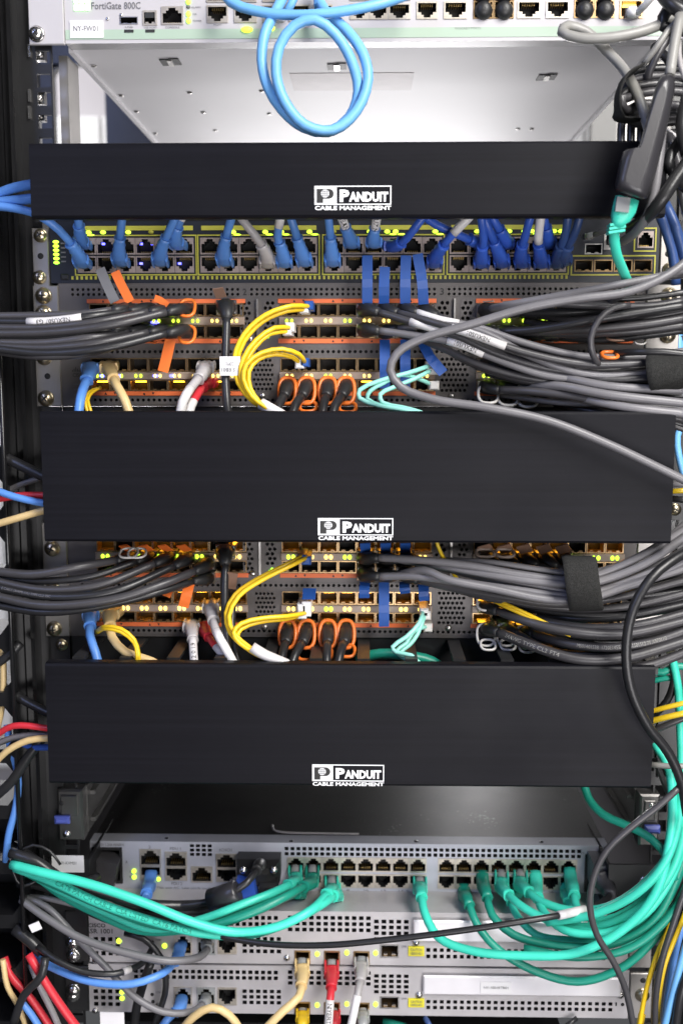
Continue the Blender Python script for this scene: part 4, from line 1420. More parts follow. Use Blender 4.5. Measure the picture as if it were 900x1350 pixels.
EX = [[(-14, 421, -30), (55, 420, -36), (115, 417, -34), (165, 424, -22), (205, 436, -14), (232, 440, -8)], [(-14, 436, -28), (60, 436, -34), (120, 431, -34), (180, 420, -24), (222, 414, -10)], [(-14, 449, -30), (60, 449, -40), (120, 446, -40), (190, 443, -26), (232, 441, -8)],
      [(-14, 462, -52), (50, 470, -58), (110, 467, -58), (170, 452, -50), (215, 440, -30), (240, 438, -14)]]
for k, pts in enumerate(EX):
    cable('slim dark cable woven through upper left bundle, ' + ORD[k] + ' from top at the left edge', pts, 9.5, ('c_black', 'c_charcoal')[k % 2], group='slim dark cables of the upper left bundle', name='twinax_cable')
# vertical dark cables between the modules
c = cable('black cable hanging straight down from a round plug, upper fibre switch', [(299, 418, -30), (298, 450, -36), (297, 490, -40), (299, 530, -46), (302, 556, -46)], 11, 'c_black', name='twinax_cable')
sfp(c, 298, 405, wpx=26); strap(c, [(292, 392, -30), (287, 380, -36)], 14, 'tab_bronze')
f = MB()
p0, p1 = P(290, 478, -.046), P(330, 476, -.046)
f.box(p0.x, P(317, 478, -.046).x, -.047, -.0464, P(0, 495, -.046).z, P(0, 470, -.046).z)
o = f.build('label_flag', 'sticker', c.o); 
g = MB(); add_text(g, 'COPYX', P(291, 0, -.046).x + 0, P(308, 478, -.0475).x, P(300, 482, -.0475).z, P(300, 477, -.0475).z, -.0476, flip=True); add_text(g, 'S EB01', P(292, 478, -.0475).x, P(310, 478, -.0475).x, P(300, 490, -.0475).z, P(300, 485, -.0475).z, -.0476, flip=True); g.build('lettering', 'ink_grey', o)
LOW1 = [('blue cable hanging from lower left port of upper fibre switch', [(116, 498, -26), (109, 515, -36), (105, 535, -46), (103, 556, -48)], 124, 484, 'c_blue', 12.5, None),
        ('tan cable hanging from lower left ports of upper fibre switch', [(149, 497, -26), (155, 510, -36), (165, 528, -46), (174, 556, -48)], 147, 482, 'c_tan', 12, None),
        ('grey and white cable hanging from lower left of upper fibre switch', [(264, 497, -28), (251, 512, -40), (241, 530, -48), (236, 556, -50)], 274, 482, 'c_palegrey', 12, ((251, 511), (236, 556))),
        ('red cable with pink sleeve beside the grey and white cable, upper switch', [(268, 509, -18), (259, 522, -36), (252, 536, -44), (247, 556, -48)], 277, 504, 'c_red', 11, ((256, 526), (247, 556)))]
for lab, pts, px, py, m_, w_, wt in LOW1:
    c = cable(lab, pts, w_, m_); rj(c, px, py, wpx=24)
    if wt: sleeve(c, wt[0], wt[1], k=1.04)
for k in range(2):
    cable('thin yellow fibre under the blue cable at lower left, ' + ('outer' if k else 'inner') + ' strand, upper switch', [(133 - k * 5, 511 + k, -16), (122 - k * 4, 517, -26), (116 - k * 3, 528, -36), (121 - k * 5, 545, -40), (124, 560, -40)], 4.5, 'c_yellow', name='fibre_cable')

# yellow fibres
YF1 = [[(408, 404, -24), (385, 403, -34), (350, 415, -40), (322, 440, -42), (309, 472, -44), (314, 505, -46), (334, 530, -48), (352, 540, -50)],
       [(402, 408, -24), (378, 410, -32), (346, 424, -36), (322, 450, -40), (313, 478, -42), (320, 510, -44), (338, 531, -46), (354, 541, -48)],
       [(383, 432, -24), (362, 432, -34), (338, 448, -40), (321, 472, -46), (317, 496, -48), (328, 521, -50), (345, 535, -52), (357, 543, -52)],
       [(380, 437, -24), (356, 440, -32), (336, 458, -37), (324, 480, -42), (322, 502, -44), (334, 524, -46), (350, 537, -48), (361, 544, -48)],
       [(402, 478, -24), (394, 467, -34), (372, 460, -40), (345, 465, -44), (325, 480, -50), (321, 500, -52), (332, 522, -54), (347, 535, -54), (358, 542, -54)],
       [(396, 480, -22), (386, 471, -30), (362, 467, -36), (340, 474, -40), (328, 490, -46), (330, 512, -48), (342, 530, -50), (356, 540, -50)]]
for k, pts in enumerate(YF1):
    c = cable('yellow fibre curving left from upper fibre switch, ' + ORD[k] + ' from top at its plug', pts, 6.2, 'c_yellow', name='fibre_cable', group='yellow fibres of the upper fibre switch')
    e = pts[0]; p = P(e[0], e[1], -.012)
    mb = MB(); mb.box(p.x - .0032, p.x + .0032, -.026, .004, p.z - .0032, p.z + .0032, bev=.001); mb.build('connector', ('tab_blue', 'white_plastic', 'white_plastic', 'white_plastic', 'tab_blue', 'white_plastic')[k], c.o)
    if k == 0:
        sleeve(c, (345, 537), (352, 540), k=1.2, m='c_white')
mb = MB(); mb.tube(spline([P(344, 532, -.050), P(356, 539, -.052), P(372, 548, -.054), P(385, 556, -.054)]), S(7.2), 12)
tag(mb.build('cable_sleeve', 'c_white'), 'white sleeve gathering the yellow fibres above the middle cover', 'cable sleeve')

# orange bail plugs
def bailplug(lab, px, py, pts, hook):
    c = cable(lab, pts, 12, 'c_black', name='twinax_cable')
    sfp(c, px, py, wpx=19, out=8, nose='cage_metal')
    bail(c, px, py + 8, 11, 17, 'bail_orange', -17, 5.5)
    if hook: bail(c, hook[0], hook[1], 11, 6, 'bail_orange', -26, 5)
    return c
for k, (px, xe, hk) in enumerate(((379, 363, None), (404, 383, (406, 536)), (432, 424, None), (456, 436, (458, 537)))):
    bailplug('black plug in orange bail under upper fibre switch, ' + ORD[k] + ' from left', px, 507, [(px - (px - xe) * .25, 521, -26), (px - (px - xe) * .7, 534, -38), (xe, 556, -46)], hk)

# aqua fibres
AQ1 = [[(566, 482, -20), (540, 491, -32), (500, 502, -38), (474, 514, -42), (474, 525, -44), (500, 535, -46), (535, 541, -48), (560, 548, -48)],
       [(568, 488, -20), (545, 500, -30), (515, 512, -34), (501, 520, -40), (504, 531, -42), (530, 537, -44), (552, 543, -46), (570, 550, -46)],
       [(570, 508, -18), (548, 498, -26), (528, 494, -32), (505, 505, -36), (488, 515, -38), (484, 526, -40), (505, 536, -44), (540, 546, -48)]]
for k, pts in enumerate(AQ1):
    c = cable('aqua fibre curling at the upper fibre switch, ' + ORD[k] + ' from top at its plug', pts, 6, 'c_aqua', name='fibre_cable', group='aqua fibres of the upper fibre switch')
    p = P(pts[0][0] + 1, pts[0][1], -.012)
    mb = MB(); mb.box(p.x - .0035, p.x + .0035, -.022, .004, p.z - .0032, p.z + .0032, bev=.001); mb.build('connector', 'bail_white', c.o)

# twinax with blue tabs and white labels, sweeping right
MID1 = [((482, 409), [(497, 411, -26), (540, 424, -36), (600, 442, -42), (660, 468, -44), (740, 489, -46), (820, 488, -46), (906, 476, -44)], 'c_charcoal', [(484, 400, -18), (484, 368, -24), (484, 337, -22)], (540, 425, 592, 440)),
        ((508, 409), [(522, 412, -26), (560, 422, -40), (620, 440, -50), (690, 464, -52), (770, 480, -54), (850, 478, -54), (906, 468, -50)], 'c_charcoal', [(506, 400, -18), (506, 378, -24), (507, 352, -22)], (596, 432, 662, 453)),
        ((534, 409), [(548, 412, -26), (580, 422, -34), (630, 432, -36), (690, 452, -40), (770, 470, -42), (850, 470, -44), (906, 462, -44)], 'c_grey', [(534, 400, -18), (534, 368, -24), (535, 337, -22)], (552, 412, 600, 428)),
        ((560, 410), [(574, 416, -22), (610, 430, -28), (670, 455, -34), (750, 478, -40), (830, 484, -42), (906, 474, -40)], 'c_charcoal', [(558, 401, -18), (556, 370, -24), (550, 335, -22)], None),
        ((482, 435), [(498, 436, -26), (545, 442, -34), (600, 452, -40), (650, 472, -42), (720, 495, -46), (800, 500, -48), (906, 492, -46)], 'c_grey', None, (594, 451, 640, 468)),
        ((508, 437), [(522, 434, -24), (570, 428, -34), (630, 436, -42), (700, 470, -48), (780, 494, -50), (906, 486, -48)], 'c_grey', [(507, 448, -14), (507, 480, -20), (507, 512, -18)], None),
        ((534, 437), [(548, 444, -18), (590, 462, -28), (640, 484, -36), (720, 502, -40), (800, 506, -42), (906, 500, -40)], 'c_charcoal', [(534, 448, -14), (534, 480, -20), (534, 512, -18)], None),
        ((560, 437), [(572, 446, -18), (600, 468, -26), (650, 490, -32), (730, 508, -36), (820, 512, -40), (906, 508, -40)], 'c_charcoal', [(556, 450, -14), (566, 470, -22), (584, 492, -26)], None)]
for k, (en, pts, m_, tb, sl) in enumerate(MID1):
    c = cable('dark cable with blue pull tab sweeping right, upper switch, ' + ('upper' if k < 4 else 'lower') + ' row ' + ORD[k % 4] + ' from left' if tb else 'grey cable from the lower left plug of the blue tab cluster, upper switch', pts, 10, m_, name='twinax_cable', group='dark cables sweeping right of the upper fibre switch')
    sfp(c, en[0], en[1], wpx=24)
    if tb: strap(c, tb, 13.5, 'tab_blue')
    if sl: sleeve(c, (sl[0], sl[1]), (sl[2], sl[3]), text='NEXUS01' if k in (1, 4) else None)

# right block of the upper fibre switch
RB1 = [((641, 409), [(655, 407, -26), (710, 400, -38), (780, 402, -44), (850, 404, -44), (906, 396, -42)]),
       ((667, 409), [(682, 412, -22), (740, 412, -34), (800, 410, -38), (860, 412, -40), (906, 406, -40)]),
       ((692, 410), [(707, 415, -20), (760, 420, -30), (820, 418, -36), (906, 412, -38)]),
       ((718, 410), [(733, 418, -18), (790, 426, -28), (850, 424, -34), (906, 420, -36)]),
       ((641, 437), [(656, 438, -26), (710, 434, -38), (770, 424, -48), (840, 412, -50), (906, 402, -48)]),
       ((667, 437), [(682, 438, -24), (740, 436, -34), (800, 432, -42), (860, 426, -44), (906, 418, -42)]),
       ((692, 438), [(708, 440, -20), (770, 440, -32), (840, 436, -40), (906, 428, -40)]),
       ((718, 438), [(734, 444, -18), (790, 448, -28), (850, 442, -36), (906, 434, -36)])]
for k, (en, pts) in enumerate(RB1):
    c = cable('dark cable of the upper right port block, ' + ('upper' if k < 4 else 'lower') + ' row ' + ORD[k % 4] + ' from left', pts, 11, ('c_charcoal', 'c_black', 'c_charcoal')[k % 3], name='twinax_cable', group='dark cables of the upper right port block')
    sfp(c, en[0], en[1], wpx=23)
    strap(c, [(en[0] - 4, en[1] - 11, -16), (en[0] + 9, en[1] - 12, -22)] if k < 4 else [(en[0] - 2, en[1] + 12, -14), (en[0] + 10, en[1] + 13, -20)], 4, 'pale_strip')
RB2 = [((641, 481), [(655, 483, -26), (710, 487, -38), (780, 500, -48), (850, 499, -52), (906, 492, -50)], 'c_charcoal', None),
       ((667, 481), [(682, 486, -22), (740, 496, -34), (810, 508, -44), (906, 505, -48)], 'c_charcoal', None),
       ((692, 482), [(704, 490, -24), (740, 497, -44), (800, 509, -58), (906, 515, -60)], 'c_grey', None),
       ((641, 510), [(656, 514, -26), (700, 516, -40), (770, 525, -52), (840, 545, -58), (906, 553, -60)], 'c_charcoal', (641, 518)),
       ((667, 510), [(682, 512, -24), (730, 508, -46), (800, 520, -62), (906, 532, -66)], 'c_grey', (667, 521)),
       ((692, 510), [(706, 516, -22), (750, 522, -44), (820, 536, -64), (906, 546, -68)], 'c_grey', (693, 523)),
       ((718, 510), [(730, 518, -20), (780, 530, -44), (840, 542, -54), (906, 562, -56)], 'c_black', None)]
for k, (en, pts, m_, bl) in enumerate(RB2):
    c = cable('dark cable of the lower right port block, upper switch, ' + ('upper' if k < 3 else 'lower') + ' row ' + ORD[k if k < 3 else k - 3] + ' from left', pts, 11.5, m_, name='twinax_cable', group='dark cables of the lower right port block')
    sfp(c, en[0], en[1], wpx=22)
    if bl: bail(c, bl[0] + 2, bl[1] + 2, 13, 11, 'bail_white', -20, 4)
cable('long grey cable crossing right side, looping back over the middle cover', [(912, 338, -70), (880, 362, -74), (830, 384, -76), (760, 394, -76), (690, 407, -74), (620, 428, -72), (555, 447, -70), (523, 466, -70), (514, 488, -70), (528, 510, -72), (570, 526, -76), (640, 537, -80), (720, 554, -82), (800, 585, -84), (860, 613, -84), (915, 640, -84)], 11.5, 'c_grey')
cable('second grey cable running above the long grey one toward the right', [(912, 352, -60), (870, 364, -62), (800, 378, -62), (730, 391, -58), (670, 402, -46), (646, 407, -24)], 10, 'c_grey')
cable('dark cable rising behind the two long grey cables at right', [(905, 362, -50), (860, 368, -52), (826, 384, -50), (800, 402, -44)], 9, 'c_charcoal')
cable('thin black cable making a small loop at right of upper switch', [(830, 402, -60), (808, 406, -60), (788, 422, -62), (778, 446, -62), (781, 468, -60), (790, 482, -54)], 8.5, 'c_charcoal')
c = cable('glossy black cable from orange clip to the right edge, upper switch', [(808, 466, -40), (840, 464, -58), (875, 464, -62), (912, 468, -62)], 9.5, 'c_black')
bail(c, 803, 468, 10, 4, 'bail_orange', -46, 5); bail(c, 842, 446, 8, 8, 'bail_white', -30, 2.5); bail(c, 812, 444, 13, 5, 'tab_bronze', -30, 3.5)
mb = MB(); pth = spline([P(*p) for p in ((884, 468, -.060), (880, 480, -.070), (884, 500, -.070), (892, 512, -.062))], .003)
loft(mb, pth, [.030] * len(pth), [.0022] * len(pth), 0, 10, 6)
tag(mb.build('cable_strap', 'velcro'), 'black hook and loop strap at right edge above middle cover', 'cable strap')
cable('light blue cable dropping behind the right ear of upper switch', [(890, 430, 10), (893, 455, 6), (892, 480, 6)], 14, 'c_lightblue')

EX = [[(628, 452, -30), (680, 470, -40), (750, 486, -44), (830, 494, -44), (912, 486, -40)], [(720, 398, -30), (780, 396, -38), (850, 392, -40), (912, 384, -38)], [(690, 424, -14), (760, 430, -24), (830, 430, -30), (912, 424, -30)], [(700, 446, -14), (780, 436, -30), (850, 420, -40), (912, 408, -40)],
      [(640, 492, -20), (700, 506, -34), (780, 514, -44), (850, 520, -50), (912, 522, -50)], [(660, 520, -20), (730, 530, -40), (800, 534, -50), (912, 538, -52)], [(730, 532, -30), (800, 546, -50), (860, 553, -56), (912, 570, -56)]]
for k, pts in enumerate(EX):
    cable('slim dark cable woven through upper right bundle, ' + ORD[k] + ' from top at the right edge' if k not in () else '', pts, 8.5, ('c_charcoal', 'c_black', 'c_grey')[k % 3], group='slim dark cables of the upper right bundle', name='twinax_cable')
EX = [[(640, 768, -20), (720, 782, -30), (800, 786, -40), (860, 776, -44), (912, 758, -44)], [(650, 790, -22), (720, 806, -36), (800, 812, -46), (860, 808, -48), (912, 798, -48)], [(700, 826, -30), (770, 840, -48), (840, 840, -54), (912, 822, -54)], [(680, 840, -20), (740, 860, -44), (800, 862, -54), (860, 856, -56), (912, 835, -54)],
      [(560, 745, -30), (630, 756, -42), (700, 770, -48), (770, 781, -54), (850, 756, -56), (912, 728, -54)], [(580, 738, -28), (650, 742, -40), (720, 752, -46), (770, 756, -50), (840, 734, -50), (912, 684, -48)]]
for k, pts in enumerate(EX):
    cable('slim dark cable woven through lower right bundle, ' + ORD[k] + ' as counted behind the strap', pts, 8.5, ('c_charcoal', 'c_black')[k % 2] if k < 4 else 'c_grey', group='slim dark cables of the lower right bundle', name='twinax_cable')

# ------------------------------------------------------------------ beside the middle cover
for lab, pts, w_, m_ in (('red cable entering the middle cover from the left', [(-14, 660, -40), (20, 654, -44), (62, 653, -48), (100, 653, -48)], 10, 'c_red'),
                         ('light blue cable entering the middle cover from the left', [(-14, 643, -46), (20, 655, -52), (62, 664, -54), (100, 668, -54)], 10, 'c_blue'),
                         ('tan cable entering the middle cover from the left', [(-14, 694, -46), (20, 684, -52), (62, 672, -54), (100, 664, -54)], 10, 'c_tan'),
                         ('black cable slanting down behind the left end of middle cover', [(-14, 592, -20), (25, 612, -26), (70, 634, -30)], 14, 'c_black'),
                         ('grey cable rising behind the left end of middle cover', [(-5, 655, -20), (25, 640, -24), (60, 628, -26)], 8, 'c_grey'),
                         ('pale blue cable at the right end of middle cover', [(905, 545, -20), (892, 575, -24), (896, 610, -24), (905, 640, -20)], 9, 'c_lightblue'),
                         ('grey cable stub leaving the right end of middle cover', [(880, 639, -50), (912, 637, -56)], 8, 'c_grey'),
                         ('golden fibre leaving the right end of middle cover', [(880, 648, -44), (912, 646, -46)], 7, 'c_gold'),
                         ('black cable leaving the right end of middle cover', [(880, 657, -40), (912, 660, -46)], 9, 'c_black')):
    cable(lab, pts, w_, m_)

# ------------------------------------------------------------------ second fibre switch
LB2 = [((170, 735), [(-14, 752, -40), (45, 757, -48), (100, 748, -46), (155, 738, -26)], 13), ((221, 735), [(-14, 764, -40), (60, 778, -48), (130, 772, -46), (206, 742, -26)], 13), ((246, 736), [(-14, 772, -44), (70, 787, -54), (150, 780, -52), (232, 745, -26)], 12.5),
       ((272, 744), [(-14, 784, -48), (60, 798, -58), (150, 790, -56), (215, 770, -44), (258, 752, -26)], 13), ((196, 735), [(-14, 760, -34), (50, 766, -42), (120, 760, -40), (182, 740, -24)], 11), ((272, 762), [(-14, 796, -46), (60, 807, -56), (130, 800, -54), (200, 783, -46), (256, 766, -24)], 12)]
for k, (en, pts, w_) in enumerate(sorted(LB2, key=lambda q: q[1][0][1])):
    c = cable('dark cable in lower left bundle, ' + ORD[k] + ' from top where it leaves the frame', pts, w_ * .9, ('c_charcoal', 'c_black')[k % 2], group='dark cables of the lower left bundle', name='twinax_cable')
    sfp(c, en[0], en[1], wpx=22)
    if k == 3: ctext(c, sub(c.path, .05, .55), c.r, 'E CABLE (AWM) (UL) TYPE CL2 75C', m='c_grey', aspect=1.0, h=c.r * .75)
    if k in (1, 2): bail(c, en[0] - 12 - k * 14, en[1] - 6, 12, 5, 'bail_white', -34, 3)
    if k < 4: strap(c, [(en[0] + 2, 726, -14), (en[0] - 8, 719, -22)], 13, 'tab_orange')
    if k > 3: strap(c, [(250, 764 + (k - 4) * 6, -26), (246, 785, -32), (242, 800, -30)] if k == 5 else [(225, 772, -18), (218, 786, -22)], 14, 'tab_orange')
c = cable('black cable hanging straight down from a round plug, lower fibre switch', [(297, 742, -30), (296, 775, -36), (297, 820, -42), (301, 855, -48), (305, 888, -50)], 11, 'c_black', name='twinax_cable')
sfp(c, 297, 728, wpx=26); strap(c, [(304, 776, -30), (307, 755, -34)], 14, 'tab_bronze')
c = cable('second black cable hanging beside the straight one, lower fibre switch', [(308, 790, -26), (306, 820, -34), (311, 860, -46), (318, 888, -48)], 9, 'c_black', name='twinax_cable'); sfp(c, 308, 784, wpx=18)
LOW2 = [('blue cable hanging from lower left port of lower fibre switch', [(119, 822, -26), (119, 838, -36), (126, 860, -46), (134, 890, -48)], 126, 806, 'c_blue', 12, None),
        ('tan cable hanging from lower left ports of lower fibre switch', [(145, 822, -28), (148, 840, -40), (166, 860, -48), (200, 872, -50), (220, 884, -50)], 154, 803, 'c_tan', 12, None),
        ('grey cable with upright printed white sleeve, lower fibre switch', [(254, 840, -30), (255, 858, -42), (257, 890, -46)], 255, 820, 'c_palegrey', 11, ((254, 838), (257, 890))),
        ('grey cable with long white sleeve slanting right, lower fibre switch', [(281, 815, -30), (285, 832, -42), (296, 852, -50), (314, 886, -54)], 280, 794, 'c_palegrey', 12, ((284, 828), (312, 884))),
        ('red cable with pink sleeve beside the long white sleeve, lower switch', [(274, 838, -24), (284, 852, -40), (298, 870, -46), (308, 890, -48)], 272, 822, 'c_red', 10, ((284, 852), (306, 888)))]
for lab, pts, px, py, m_, w_, wt in LOW2:
    c = cable(lab, pts, w_, m_); rj(c, px, py, wpx=24)
    if wt: sleeve(c, wt[0], wt[1], k=1.04, text='12 01.9' if 'upright' in lab else None)
for k in range(2):
    cable('thin yellow fibre arching over the tan cable, ' + ('lower' if k else 'upper') + ' strand', [(128, 832 + k * 2, -30), (140, 826 + k * 3, -50), (160, 829 + k * 4, -56), (177, 843 + k * 4, -58), (183 - k * 2, 862, -58), (184 - k * 3, 890, -56)], 5.5, 'c_yellow', name='fibre_cable')
YF2 = [[(404, 735, -24), (385, 745, -34), (345, 765, -42), (315, 786, -46), (302, 812, -48), (308, 834, -50), (330, 854, -54), (352, 866, -56)],
       [(398, 733, -24), (376, 745, -32), (338, 764, -38), (310, 784, -42), (298, 808, -44), (303, 834, -46), (324, 854, -50), (348, 868, -52)],
       [(404, 808, -24), (380, 812, -36), (345, 815, -44), (318, 822, -50), (308, 834, -54), (316, 848, -56), (336, 860, -58), (354, 868, -58)],
       [(398, 811, -22), (376, 816, -32), (342, 820, -40), (318, 829, -46), (313, 840, -50), (322, 852, -54), (340, 864, -56), (356, 870, -56)]]
for k, pts in enumerate(YF2):
    c = cable('yellow fibre curving left from lower fibre switch, ' + ORD[k] + ' from top at its plug', pts, 6.2, 'c_yellow', name='fibre_cable', group='yellow fibres of the lower fibre switch')
    p = P(pts[0][0] + 1, pts[0][1] - (0 if k < 2 else 8), -.012)
    mb = MB(); mb.box(p.x - .0034, p.x + .0034, -.026, .004, p.z - (.0032 if k < 2 else .0045), p.z + (.0032 if k < 2 else .0065), bev=.001); mb.build('connector', 'tab_blue' if k < 2 else 'white_plastic', c.o)
    if k == 2: strap(c, [(408, 776, -16), (407, 790, -24)], 18, 'tab_blue')
mb = MB(); mb.tube(spline([P(332, 853, -.058), P(350, 864, -.058), P(376, 875, -.058), P(390, 884, -.056)]), S(7), 12)
tag(mb.build('cable_sleeve', 'c_white'), 'white sleeve gathering the yellow fibres above the lowest cover', 'cable sleeve')
for k, (px, xe, hk) in enumerate(((379, 368, None), (404, 380, (403, 862)), (432, 430, (427, 862)), (456, 443, (457, 858)))):
    c = bailplug('black plug in orange bail under lower fibre switch, ' + ORD[k] + ' from left', px, 828, [(px - (px - xe) * .2, 846, -28), (px - (px - xe) * .6, 862, -42), (xe, 888, -50)], hk)
AQ2 = [[(557, 806, -20), (552, 822, -32), (535, 840, -38), (517, 853, -42), (522, 860, -44), (542, 864, -46), (560, 884, -48)], [(562, 826, -20), (545, 832, -30), (535, 848, -34), (522, 858, -38), (530, 866, -40), (550, 876, -46), (566, 888, -46)],
       [(560, 810, -20), (550, 836, -28), (540, 850, -32), (526, 862, -36), (540, 872, -42), (556, 888, -46)]]
for k, pts in enumerate(AQ2):
    c = cable('aqua fibre hanging at the lower fibre switch, ' + ORD[k] + ' strand from left at its plug', pts, 6, 'c_aqua', name='fibre_cable', group='aqua fibres of the lower fibre switch')
    p = P(pts[0][0] + 1, pts[0][1] - 2, -.012)
    mb = MB(); mb.box(p.x - .0032, p.x + .0032, -.022, .004, p.z - .0032, p.z + .0032, bev=.001); mb.build('connector', 'bail_white', c.o)
cable('dark teal cable lying in the duct right of the orange bails', [(470, 868, -10), (500, 862, -14), (535, 864, -14), (570, 872, -12), (585, 884, -12)], 14, 'c_darkteal')
MID2 = [((482, 735), [(497, 735, -26), (550, 738, -36), (620, 746, -44), (690, 758, -48), (760, 764, -52), (830, 740, -54), (912, 692, -54)], [(482, 730, -16), (481, 716, -22)]),
        ((508, 735), [(523, 737, -24), (580, 746, -36), (650, 758, -46), (720, 768, -52), (770, 770, -56), (840, 748, -58), (912, 702, -58)], [(508, 730, -16), (508, 716, -22)]),
        ((534, 735), [(548, 738, -22), (600, 752, -32), (660, 766, -40), (720, 776, -46), (770, 776, -50), (840, 758, -52), (912, 720, -52)], [(534, 730, -16), (534, 716, -22)]),
        ((482, 757), [(498, 760, -28), (550, 760, -38), (610, 768, -46), (680, 778, -50), (750, 786, -56), (800, 778, -58), (850, 764, -58), (912, 735, -58)], [(481, 768, -14), (480, 778, -20), (480, 788, -18)]),
        ((508, 757), [(524, 758, -26), (560, 752, -42), (590, 764, -50), (650, 776, -54), (720, 790, -58), (770, 790, -60), (830, 772, -60), (912, 746, -58)], [(506, 768, -14), (506, 798, -20), (506, 826, -18)]),
        ((534, 757), [(549, 764, -20), (600, 776, -32), (660, 786, -40), (730, 796, -46), (800, 790, -50), (912, 762, -50)], [(533, 768, -14), (533, 775, -20), (534, 782, -18)]),
        ((560, 757), [(574, 766, -18), (620, 782, -28), (680, 794, -36), (750, 802, -42), (820, 800, -46), (912, 780, -46)], [(558, 768, -14), (558, 780, -20), (559, 792, -18)])]
for k, (en, pts, tb) in enumerate(MID2):
    c = cable('grey cable with blue pull tab sweeping right, lower switch, ' + ('upper' if k < 3 else 'lower') + ' row ' + ORD[k if k < 3 else k - 3] + ' from left', pts, 11, 'c_grey' if k < 5 else 'c_charcoal', name='twinax_cable', group='grey cables sweeping right of the lower fibre switch')
    sfp(c, en[0], en[1], wpx=24); strap(c, tb, 14, 'tab_blue')
mb = MB(); pth = spline([P(*p) for p in ((762, 734, -.060), (764, 742, -.070), (768, 775, -.074), (772, 800, -.066), (772, 804, -.058))], .003)
loft(mb, pth, [.0235] * len(pth), [.002] * len(pth), 0, 10, 6)
tag(mb.build('cable_strap', 'velcro'), 'black hook and loop strap round grey cables between the lower covers', 'cable strap')
RB3 = [((641, 737), [(653, 742, -24), (690, 756, -32), (750, 772, -38), (830, 785, -44), (912, 778, -44)]), ((667, 737), [(680, 744, -22), (730, 764, -30), (800, 784, -38), (912, 790, -42)]), ((692, 737), [(706, 744, -20), (760, 768, -28), (830, 788, -36), (912, 800, -40)]),
       ((718, 737), [(732, 746, -20), (780, 770, -28), (840, 776, -36), (912, 768, -40)]), ((743, 737), [(757, 748, -20), (800, 768, -28), (850, 770, -36), (912, 752, -40)])]
for k, (en, pts) in enumerate(RB3):
    c = cable('dark cable of the right port block behind the grey ones, ' + ORD[k] + ' from left, lower switch', pts, 10, 'c_black', name='twinax_cable', group='dark cables behind the grey ones')
    sfp(c, en[0], en[1], wpx=22)
    strap(c, [(en[0] + 2, 728, -20), (en[0] - 4, 719, -26)], 18, 'tab_bronze')
    if k < 2: bail(c, en[0] - 2, 729, 12, 4, 'pale_strip', -28, 4.5)
RB4 = [((641, 800), [(654, 805, -26), (690, 818, -46), (750, 832, -58), (820, 836, -62), (912, 816, -60)], 12), ((667, 800), [(680, 808, -26), (720, 820, -44), (780, 828, -54), (840, 824, -58), (912, 806, -56)], 12), ((692, 802), [(706, 808, -24), (760, 816, -40), (830, 812, -48), (912, 795, -48)], 11), ((718, 804), [(732, 806, -22), (790, 806, -36), (850, 800, -42), (912, 786, -44)], 11),
       ((641, 829), [(655, 833, -28), (700, 851, -52), (760, 869, -64), (820, 868, -66), (912, 842, -62)], 14), ((667, 829), [(680, 836, -26), (720, 858, -46), (780, 879, -60), (850, 878, -62), (912, 856, -60)], 13), ((692, 832), [(702, 836, -24), (740, 847, -46), (800, 854, -58), (860, 846, -60), (912, 828, -58)], 13)]
for k, (en, pts, w_) in enumerate(RB4):
    c = cable('dark cable of the right lower ports, ' + ('upper' if k < 4 else 'lower') + ' row ' + ORD[k if k < 4 else k - 4] + ' from left, lower switch', pts, w_, ('c_charcoal', 'c_black')[k in (2, 3)], name='twinax_cable', group='dark cables of the right lower ports')
    sfp(c, en[0], en[1], wpx=22)
    if k != 3: bail(c, en[0] - 1, en[1] + (-5 if k < 4 else 8), 12, 8 if k < 4 else 13, 'bail_white', -18, 3.6)
    if k > 3: bail(c, en[0] + 2, en[1] + 21, 10, 5, 'bail_white', -26, 3.6)
    if k == 6: ctext(c, sub(c.path, .30, .92), c.r, 'MS01401538  1720E1455A  2011S01S12 71 A970110', m='c_midgrey', aspect=1.1, h=c.r * .75)
    if k == 4: ctext(c, sub(c.path, .05, .45), c.r, '24AWG TYPE CL2 FT4', m='c_midgrey', aspect=1.1, h=c.r * .75)
for k in range(2): cable('yellow fibre slanting down right over the white bails, ' + ('lower' if k else 'upper') + ' strand', [(640 + k * 2, 784 + k * 3, -20), (660, 793 + k * 4, -34), (700, 812 + k * 3, -48), (752, 838, -56)], 5, 'c_yellow', name='fibre_cable')
cable('golden fibre curving down just below middle cover, right of centre', [(572, 700, -40), (577, 720, -40), (588, 742, -34), (606, 768, -20)], 5, 'c_gold', name='fibre_cable')
cable('thick glossy black cable looping from right edge across the lowest cover', [(916, 722, -66), (890, 736, -74), (858, 762, -82), (835, 800, -86), (825, 850, -88), (830, 905, -88), (852, 955, -86), (880, 992, -82), (897, 1030, -80), (905, 1075, -76)], 13.5, 'c_black')

